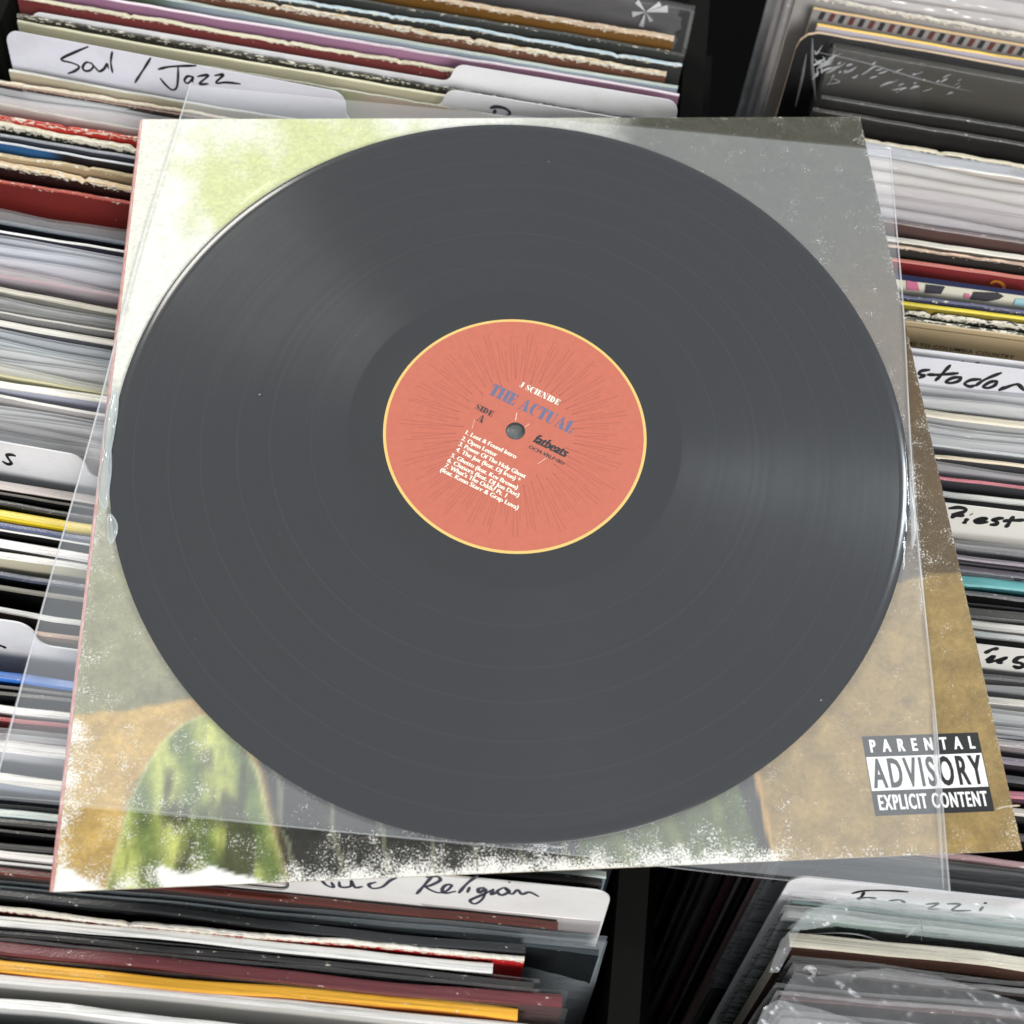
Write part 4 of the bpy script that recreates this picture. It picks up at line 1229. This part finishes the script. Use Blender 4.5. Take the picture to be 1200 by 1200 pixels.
adv = flat('advisory_mark', ax0, ay0, ax1, ay1, 0.05, BLK, cover)
flat('white_band', ax0 + .3, -136.4, ax1 - .3, -125.1, 0.09, WHT, adv)
for s, x0, y0, L_, cap, bold, sp_, m in (('PARENTAL', 112.2, -123.4, 36.6, 4.1, 0.02, 2.3, WHT), ('ADVISORY', 111.2, -135.3, 38.6, 9.4, 0.02, 1.28, BLK), ('EXPLICIT CONTENT', 111.8, -142.7, 37.4, 4.8, 0.012, 1.2, WHT)):
    put('advisory_lettering', fit_text(s, L_, cap, bold, heavy=0.25, spacing=sp_), (x0, y0), 0.0, 0.13, m, adv)
cr = ray_plane(1168, 946, (0, 0, 0), (0, 0, 1))
vv, ff = ribbon(catmull([back(1168, 948, 0)[:2], back(1180, 945, 0)[:2], back(1195, 944, 0)[:2]]), 0.6)
mesh_obj('crease', [(x, y, 0.06) for x, y in vv], ff, PAPER, cover)

# ------------------------------------------------------------------ the vinyl disc
RC = np.array([-4.05, 1.6])
ZB, ZT = 0.75, 2.55
disc_t = thing('vinyl_record', 'large dark grey vinyl record with red centre label lying on the album', 'record', mat=Matrix.Translation((RC[0] * MM, RC[1] * MM, ZB * MM)))
t = NT('grooved_vinyl')
geo = t.n('TexCoord').outputs['Object']
sx = t.n('SeparateXYZ'); t.link(geo, sx.inputs[0])
rr = t.math('SQRT', t.math('ADD', t.math('MULTIPLY', sx.outputs[0], sx.outputs[0]), t.math('MULTIPLY', sx.outputs[1], sx.outputs[1])))
rmm = t.math('MULTIPLY', rr, 1000.0)
comb = t.n('CombineXYZ'); t.link(rmm, comb.inputs[0])
ring = t.noise(comb.outputs[0], 0.30, 3.0, 0.7)
gap_m = None
for rg in (77.0, 92.2, 104.3, 117.7, 129.5, 142.0):
    d = t.math('ABSOLUTE', t.math('SUBTRACT', rmm, rg))
    kk = t.math('SUBTRACT', 1.0, t.math('MULTIPLY', d, 2.6), clamp=True)
    gap_m = kk if gap_m is None else t.math('MAXIMUM', gap_m, kk)
smooth_zone = t.math('MAXIMUM', t.step(t.math('MULTIPLY', rmm, -1.0), -64.0, -63.0), t.step(rmm, 146.2, 146.8))
base = t.mix(ring, (0.0135, 0.0140, 0.0155, 1), (0.0185, 0.0192, 0.0215, 1))
base = t.mix(t.step(t.math('MULTIPLY', rmm, -1.0), -64.0, -63.0), base, (0.0135, 0.014, 0.0155, 1))
base = t.mix(t.math('MULTIPLY', gap_m, 0.5), base, (0.036, 0.037, 0.039, 1))  # track gaps lightened: their smooth sheen put into the base colour
dust = t.math('MULTIPLY', t.step(t.noise(geo, 520, 1.0), 0.80, 0.83), t.step(t.noise(geo, 22, 2.0), 0.52, 0.62))
base = t.mix(dust, base, (0.35, 0.35, 0.34, 1))
tan = t.n('Tangent', direction_type='RADIAL', axis='Z')
rough = t.math('ADD', 0.19, t.math('MULTIPLY', ring, 0.12))
rough = t.math('ADD', rough, t.math('MULTIPLY', t.math('SUBTRACT', t.noise(geo, 16, 4.0, 0.6), 0.5), 0.16))
rough = t.math('SUBTRACT', rough, t.math('MULTIPLY', t.math('MAXIMUM', smooth_zone, t.math('MULTIPLY', gap_m, 0.4)), 0.06))
aniso = t.math('MULTIPLY', t.math('SUBTRACT', 1.0, smooth_zone), 0.85)
nb = t.bump(t.math('MULTIPLY', gap_m, -0.25), 0.10, 0.0002)
b = t.principled(base, rough, nb, Anisotropic=aniso, Anisotropic_Rotation=0.25)
t.link(tan.outputs[0], b.inputs['Tangent'])
VINYL = t.finish(b)
prof = [(3.6, 0), (3.6, 1.85), (50.2, 1.85), (51.2, 1.62), (63.0, 1.60), (145.6, 1.60), (146.8, 1.68), (148.0, 1.60), (149.9, 1.22), (150.8, 0.80), (150.4, 0.35), (149.0, 0.0)]
ns = 256
vv, ff = [], []
for i in range(ns):
    a = 2 * math.pi * i / ns
    vv += [(r * math.cos(a), r * math.sin(a), z) for r, z in prof]
k = len(prof)
for i in range(ns):
    for j in range(k):
        a0, a1 = i * k + j, ((i + 1) % ns) * k + j
        b0, b1 = i * k + (j + 1) % k, ((i + 1) % ns) * k + (j + 1) % k
        ff.append((a0, b0, b1, a1))
dsc = mesh_obj('disc', vv, ff, VINYL, disc_t)
dsc.data.polygons.foreach_set('use_smooth', [True] * len(ff))
dsc.data.set_sharp_from_angle(angle=math.radians(25)) if hasattr(dsc.data, 'set_sharp_from_angle') else None


def ring_mesh(name, r0, r1, z, mat, parent, ns=160):
    vv, ff = [], []
    for i in range(ns):
        a = 2 * math.pi * i / ns
        vv += [(r0 * math.cos(a), r0 * math.sin(a), z), (r1 * math.cos(a), r1 * math.sin(a), z)]
    ff = [(2 * i, 2 * i + 1, (2 * i + 3) % (2 * ns), (2 * i + 2) % (2 * ns)) for i in range(ns)]
    return mesh_obj(name, vv, ff, mat, parent)


LABEL = plain('coral_label_paper', (203, 104, 77), 0.6, 0.07, 420)
lab = ring_mesh('centre_label', 3.7, 48.9, 1.93, LABEL, disc_t)
ring_mesh('yellow_rim', 48.9, 50.0, 1.935, plain('yellow_print', (238, 200, 112), 0.5, 0.03), lab)
vv, ff = [], []
for i in range(92):
    a = 2 * math.pi * (i + 0.3) / 92
    r0 = 21.5 + 1.8 * math.sin(i * 2.1) + (3.0 if i % 2 else 0)
    r1 = 36 + 3.5 * (i % 3) + 1.2 * math.sin(i * 1.3)
    for s in (-1, 1):
        off = len(vv)
        a2 = a + s * 0.022
        pts = [(r0, a - 0.004), (r1, a2 - 0.0035), (r1, a2 + 0.0035), (r0, a + 0.004)]
        if i % 2 and s > 0:
            continue
        vv += [(r * math.cos(q), r * math.sin(q), 1.955) for r, q in pts]
        ff.append((off, off + 1, off + 2, off + 3))
mesh_obj('sunburst_print', vv, ff, plain('dark_red_print', (184, 90, 70), 0.55), lab)
CREAM = plain('cream_print', (252, 244, 226), 0.5)
SLATE = plain('slate_blue_print', (104, 107, 142), 0.5)
BRN = plain('dark_brown_print', (66, 42, 40), 0.5)
AT = math.radians(-30.4)
ZL = 1.975
put('title_print', fat_letters('THE ACTUAL', 35.9, 5.2), (-9.9, 16.4), AT, ZL, SLATE, lab)
put('artist_print', fat_letters('J SCIENIDE', 17.2, 2.6), (2.2, 19.3), AT, ZL, CREAM, lab)
put('side_print', fat_letters('SIDE', 7.6, 2.5), (-15.2, 10.0), AT, ZL, BRN, lab)
put('side_letter_print', fat_letters('A', 2.9, 3.2), (-14.7, 4.9), AT, ZL, BRN, lab)
put('logo_print', fit_text('fatbeats', 13.6, 3.9, 0.006, heavy=0.45, shear=0.2, spacing=1.02), (6.1, -4.5), AT, ZL, BLK, lab)
put('catalogue_print', fit_text('OCM-VRLP-001', 14.6, 1.45, 0.0, heavy=0.18), (4.5, -7.3), AT, ZL, BRN, lab)
for s, (ox, oy), L_ in (('1. Lost & Found Intro', (-19.2, -0.8), 21.4), ('2. Open Letter', (-20.8, -3.2), 14.9), ('3. Power Of The Holy Ghost', (-21.9, -5.6), 28.2),
                        ('4. The Jux (feat. DJ Iron) *', (-23.1, -7.8), 27.0), ('5. Ghetto (feat. Kev Brown)', (-24.9, -10.3), 27.9), ('6. Chasers (feat. DJ Jon Doe)', (-26.3, -12.3), 30.0),
                        ("7. What's The Odds? Pt. 1", (-27.4, -14.4), 25.8), ('(feat. Kenn Starr & Grap Luva)', (-29.0, -16.1), 32.5)):
    put('track_print', fit_text(s, L_, 1.8, -0.004, heavy=0.3), (ox, oy), AT, ZL, CREAM, lab)
vv, ff = [], []
for (a, b, w_) in (((0.2, 4.2), (0.9, 8.0), .5), ((3.6, 1.6), (5.6, 3.0), .35), ((11.5, -11.5), (7.5, -14.2), .3), ((-16.5, 1.2), (-15.2, 5.4), .25)):
    v2, f2 = ribbon([np.array(a) + (np.array(b) - np.array(a)) * s for s in np.linspace(0, 1, 5)], w_, 0.2)
    off = len(vv); vv += [(x, y, 1.985) for x, y in v2]; ff += [tuple(off + q for q in p) for p in f2]
mesh_obj('spindle_scratches', vv, ff, plain('pale_scratch', (244, 196, 180), 0.5), lab)

# ------------------------------------------------------------------ the clear inner sleeve round the disc
slv = thing('clear_plastic_sleeve', 'clear milky plastic sleeve holding the record, askew on the album', 'plastic sleeve')
FC = [back(*p, 1.2)[:2] for p in ((222, 98), (1042, 175), (1113, 1045), (-15, 935))]
NS = 170
ss, tt = np.meshgrid(np.linspace(0, 1, NS + 1), np.linspace(0, 1, NS + 1))
ss, tt = ss.ravel(), tt.ravel()
FX = (FC[3][0] * (1 - ss) + FC[2][0] * ss) * (1 - tt) + (FC[0][0] * (1 - ss) + FC[1][0] * ss) * tt
FY = (FC[3][1] * (1 - ss) + FC[2][1] * ss) * (1 - tt) + (FC[0][1] * (1 - ss) + FC[1][1] * ss) * tt
wob = lambda q, k: 0.9 * np.sin(q * 5.2 + k) + 0.45 * np.sin(q * 12.5 + 2 * k)
FX = FX + wob(tt, 1.0) * (1 - sm(ss, 0, .25)) + wob(tt, 2.6) * sm(ss, .75, 1)
FY = FY + wob(ss, 0.4) * (1 - sm(tt, 0, .25)) + wob(ss, 3.3) * sm(tt, .75, 1)
rad = np.hypot(FX - RC[0], FY - RC[1])
edge = np.minimum(np.minimum(ss, 1 - ss), np.minimum(tt, 1 - tt)) * 308
fall = np.clip((rad - 150.8) / 26.0, 0, 1)
tent = (1 - fall) ** 2
wr = (fbm(FX, FY, 30, 90) - .5) * 1.0 + (fbm(FX, FY, 9, 95) - .5) * 0.35
out_ = sm(rad, 151, 160)
zt = 2.85 * tent + 0.95 * (1 - tent) + wr * 0.22 * out_ * sm(edge, 0, 14)
zb_ = 0.42 + 0 * rad
# sheets meet at the welded sides and the bottom fold
zt = np.where(edge < 6, zt * (edge / 6) + (1 - edge / 6) * 0.8, zt)
zt = np.maximum(zt, np.where(rad < 151.2, 2.75, 0.55))
FILM_A = film_mat(even=True, haze=0.036, rough=0.09, bump=0.03, bscale=60, stretch=(1, 1, 1), gloss=0.6, tint=(0.965, 1.0, 1.03))
FILM_B = film_mat(even=True, haze=0.14, rough=0.10, bump=0.03, bscale=60, stretch=(1, 1, 1), gloss=0.75, tint=(0.98, 1.0, 1.02))
mesh_obj('front_sheet', np.c_[FX, FY, zt], grid_faces(NS, NS), FILM_A, slv, smooth=True)
n2_ = 20
s2, t2 = np.meshgrid(np.linspace(0, 1, n2_ + 1), np.linspace(0, 1, n2_ + 1)); s2, t2 = s2.ravel(), t2.ravel()
BX = (FC[3][0] * (1 - s2) + FC[2][0] * s2) * (1 - t2) + (FC[0][0] * (1 - s2) + FC[1][0] * s2) * t2
BY = (FC[3][1] * (1 - s2) + FC[2][1] * s2) * (1 - t2) + (FC[0][1] * (1 - s2) + FC[1][1] * s2) * t2
mesh_obj('back_sheet', np.c_[BX, BY, 0.38 + 0 * BX], grid_faces(n2_, n2_), FILM_B, slv)


def tube_line(name, pts, w, h, mat, parent, taper=False):
    """a low ridge along a line"""
    P = np.array(pts); T = np.gradient(P, axis=0); T /= np.linalg.norm(T, axis=1)[:, None] + 1e-9
    Nn = np.c_[-T[:, 1], T[:, 0], np.zeros(len(P))]
    vv, ff = [], []
    for i in range(len(P)):
        k_ = math.sin(math.pi * (i + .15) / (len(P) - .7)) ** 0.7 if taper else 1.0
        for a in np.linspace(0, math.pi, 5):
            q = P[i] + Nn[i] * (math.cos(a) * w / 2 * k_)
            vv.append((q[0], q[1], P[i][2] + math.sin(a) * h * k_))
    for i in range(len(P) - 1):
        for j in range(4):
            a = i * 5 + j
            ff.append((a, a + 5, a + 6, a + 1))
    return mesh_obj(name, vv, ff, mat, parent, smooth=True)


def seg(a, b, z0, z1, n=24):
    return [np.array([a[0] + (b[0] - a[0]) * s, a[1] + (b[1] - a[1]) * s, z0 + (z1 - z0) * s]) for s in np.linspace(0, 1, n)]


def edge_line(a, b, k, ax):
    P = seg(a, b, 0.85, 0.85, 60)
    for i_, p in enumerate(P):
        p[ax] += float(wob(i_ / 59.0, k))
    return P


tube_line('side_seam', edge_line(FC[3], FC[0], 1.0, 0), 0.7, 0.4, SEAM, slv)
tube_line('side_seam', edge_line(FC[2], FC[1], 2.6, 0), 0.7, 0.4, film_mat(haze=0.6, rough=0.12, bump=0.05), slv)
inn = lambda k, o_: np.array(FC[2]) * (1 - k) + np.array(FC[1]) * k + np.array([-o_, 0])
tube_line('fold_and_glint', seg(inn(0.0, 2.0), inn(0.20, 0.6), 0.95, 1.1), 1.6, 0.5, film_mat(haze=0.35, rough=0.15, bump=0.3), slv, True)
tube_line('bottom_fold', edge_line(FC[3], FC[2], 0.4, 1), 0.35, 0.25, film_mat(haze=0.3, rough=0.15, bump=0.05), slv)
GL = film_mat(haze=0.45, rough=0.05, bump=0.25, gloss=2.5, tint=(0.95, 1.03, 1.03))
GLINT_RIM = film_mat(haze=0.6, rough=0.05, bump=0.1, gloss=2.0, tint=(0.97, 1.03, 1.03))  # whitish outline, the glint round each fold put into the colour
for pts, w_ in (([(136, 456), (132, 480), (127, 512), (124, 545)], 4.0), ([(127, 520), (124, 548), (121, 574), (123, 596)], 4.4), ([(129, 603), (132, 618), (130, 636)], 3.4)):
    P = [np.array([*q, 2.2]) for q in catmull([back(*p, 2.4)[:2] for p in pts])]
    tube_line('fold_and_glint', P, w_, 1.2, GL, slv, True)
    n_ = len(P)
    loop = []
    for sgn in (-1, 1):
        side = []
        for i_, p in enumerate(P):
            k_ = math.sin(math.pi * (i_ + .15) / (n_ - .7)) ** 0.6
            side.append(p + np.array([sgn * w_ * .45 * k_, 0, .25]))
        loop += side if sgn < 0 else side[::-1]
    loop.append(loop[0])
    tube_line('fold_and_glint', loop, 0.85, 0.45, GLINT_RIM, slv)
P = [np.array([*q, 1.8]) for q in catmull([back(*p, 1.8)[:2] for p in ((1066, 560), (1070, 600), (1071, 625), (1069, 643))])]
tube_line('fold_and_glint', P, 2.2, 0.5, film_mat(haze=0.55, rough=0.1, bump=0.1, gloss=1.5), slv, True)  # teardrop glint built as a whitish ridge


# ------------------------------------------------------------------ torn bags at the lower right and top right
FLAP = film_mat(haze=0.2, rough=0.22, bump=0.06, bscale=60, stretch=(1, 1, 1), gloss=1.6)
GREEN = 'green record with teal edge in torn crumpled bag at lower right'
flap(GREEN, [(922, 1088), (950, 1068), (978, 1050), (997, 1056), (992, 1074), (974, 1084), (945, 1090)], -14, FLAP, 3, 3.0)
flap(GREEN, [(900, 1140), (915, 1102), (932, 1084), (938, 1090), (930, 1108), (912, 1140)], -18, FLAP, 13, 2.5)
KN = 'black record with torn white film knots at lower right'
flap(KN, [(915, 1165), (930, 1138), (960, 1144), (1040, 1134), (1100, 1144), (1210, 1178), (1210, 1215), (905, 1215), (895, 1200)], -15, film_mat(haze=0.12, rough=0.28, bump=0.06, bscale=40, stretch=(0.5, 1, 1), gloss=1.4), 23, 1.6)
flap('dark reddish record in loose film near the bottom right', [(880, 1215), (895, 1180), (910, 1171), (960, 1182), (1010, 1198), (1015, 1220)], -13, FLAP, 33, 2.0)
VEIL = film_mat(haze=0.22, rough=0.2, bump=0.06, bscale=40, stretch=(0.5, 1, 1), gloss=1.6, tint=(0.86, 1.0, 0.95))
flap(GREEN, [(925, 1092), (945, 1066), (1000, 1052), (1060, 1050), (1120, 1056), (1210, 1066), (1210, 1112), (1100, 1100), (1030, 1092), (980, 1086)], -10, VEIL, 53, 1.2)
creases(KN, [([(941, 1118), (948, 1122), (954, 1132)], 1.8), ([(939, 1122), (946, 1118), (955, 1121)], 1.6), ([(945, 1132), (952, 1128), (956, 1122)], 1.2), ([(995, 1132), (998, 1128), (1001, 1133)], 1.2), ([(930, 1168), (936, 1162), (941, 1174)], 1.4), ([(926, 1156), (934, 1170), (944, 1178)], 1.5), ([(1036, 1192), (1040, 1194), (1037, 1196)], 1.8)], 4.0, GLINT_FILM, 'film_knot_glint')  # white film knots, with glints added as pale slivers
creases('grey-green record in wrinkled film at lower right', [([(1060, 1088), (1068, 1080), (1077, 1072)], 1.2), ([(1077, 1062), (1078, 1078), (1078, 1094)], 0.7), ([(1036, 1102), (1040, 1100), (1044, 1103)], 1.6), ([(1104, 1102), (1118, 1104), (1130, 1107)], 1.8), ([(930, 1085), (980, 1083), (1010, 1086), (1040, 1096), (1110, 1108), (1200, 1120)], 0.6)], 3.0, GLINT_FILM, 'film_crease_and_glint')  # pale slivers shaped as glints on the wrinkled film
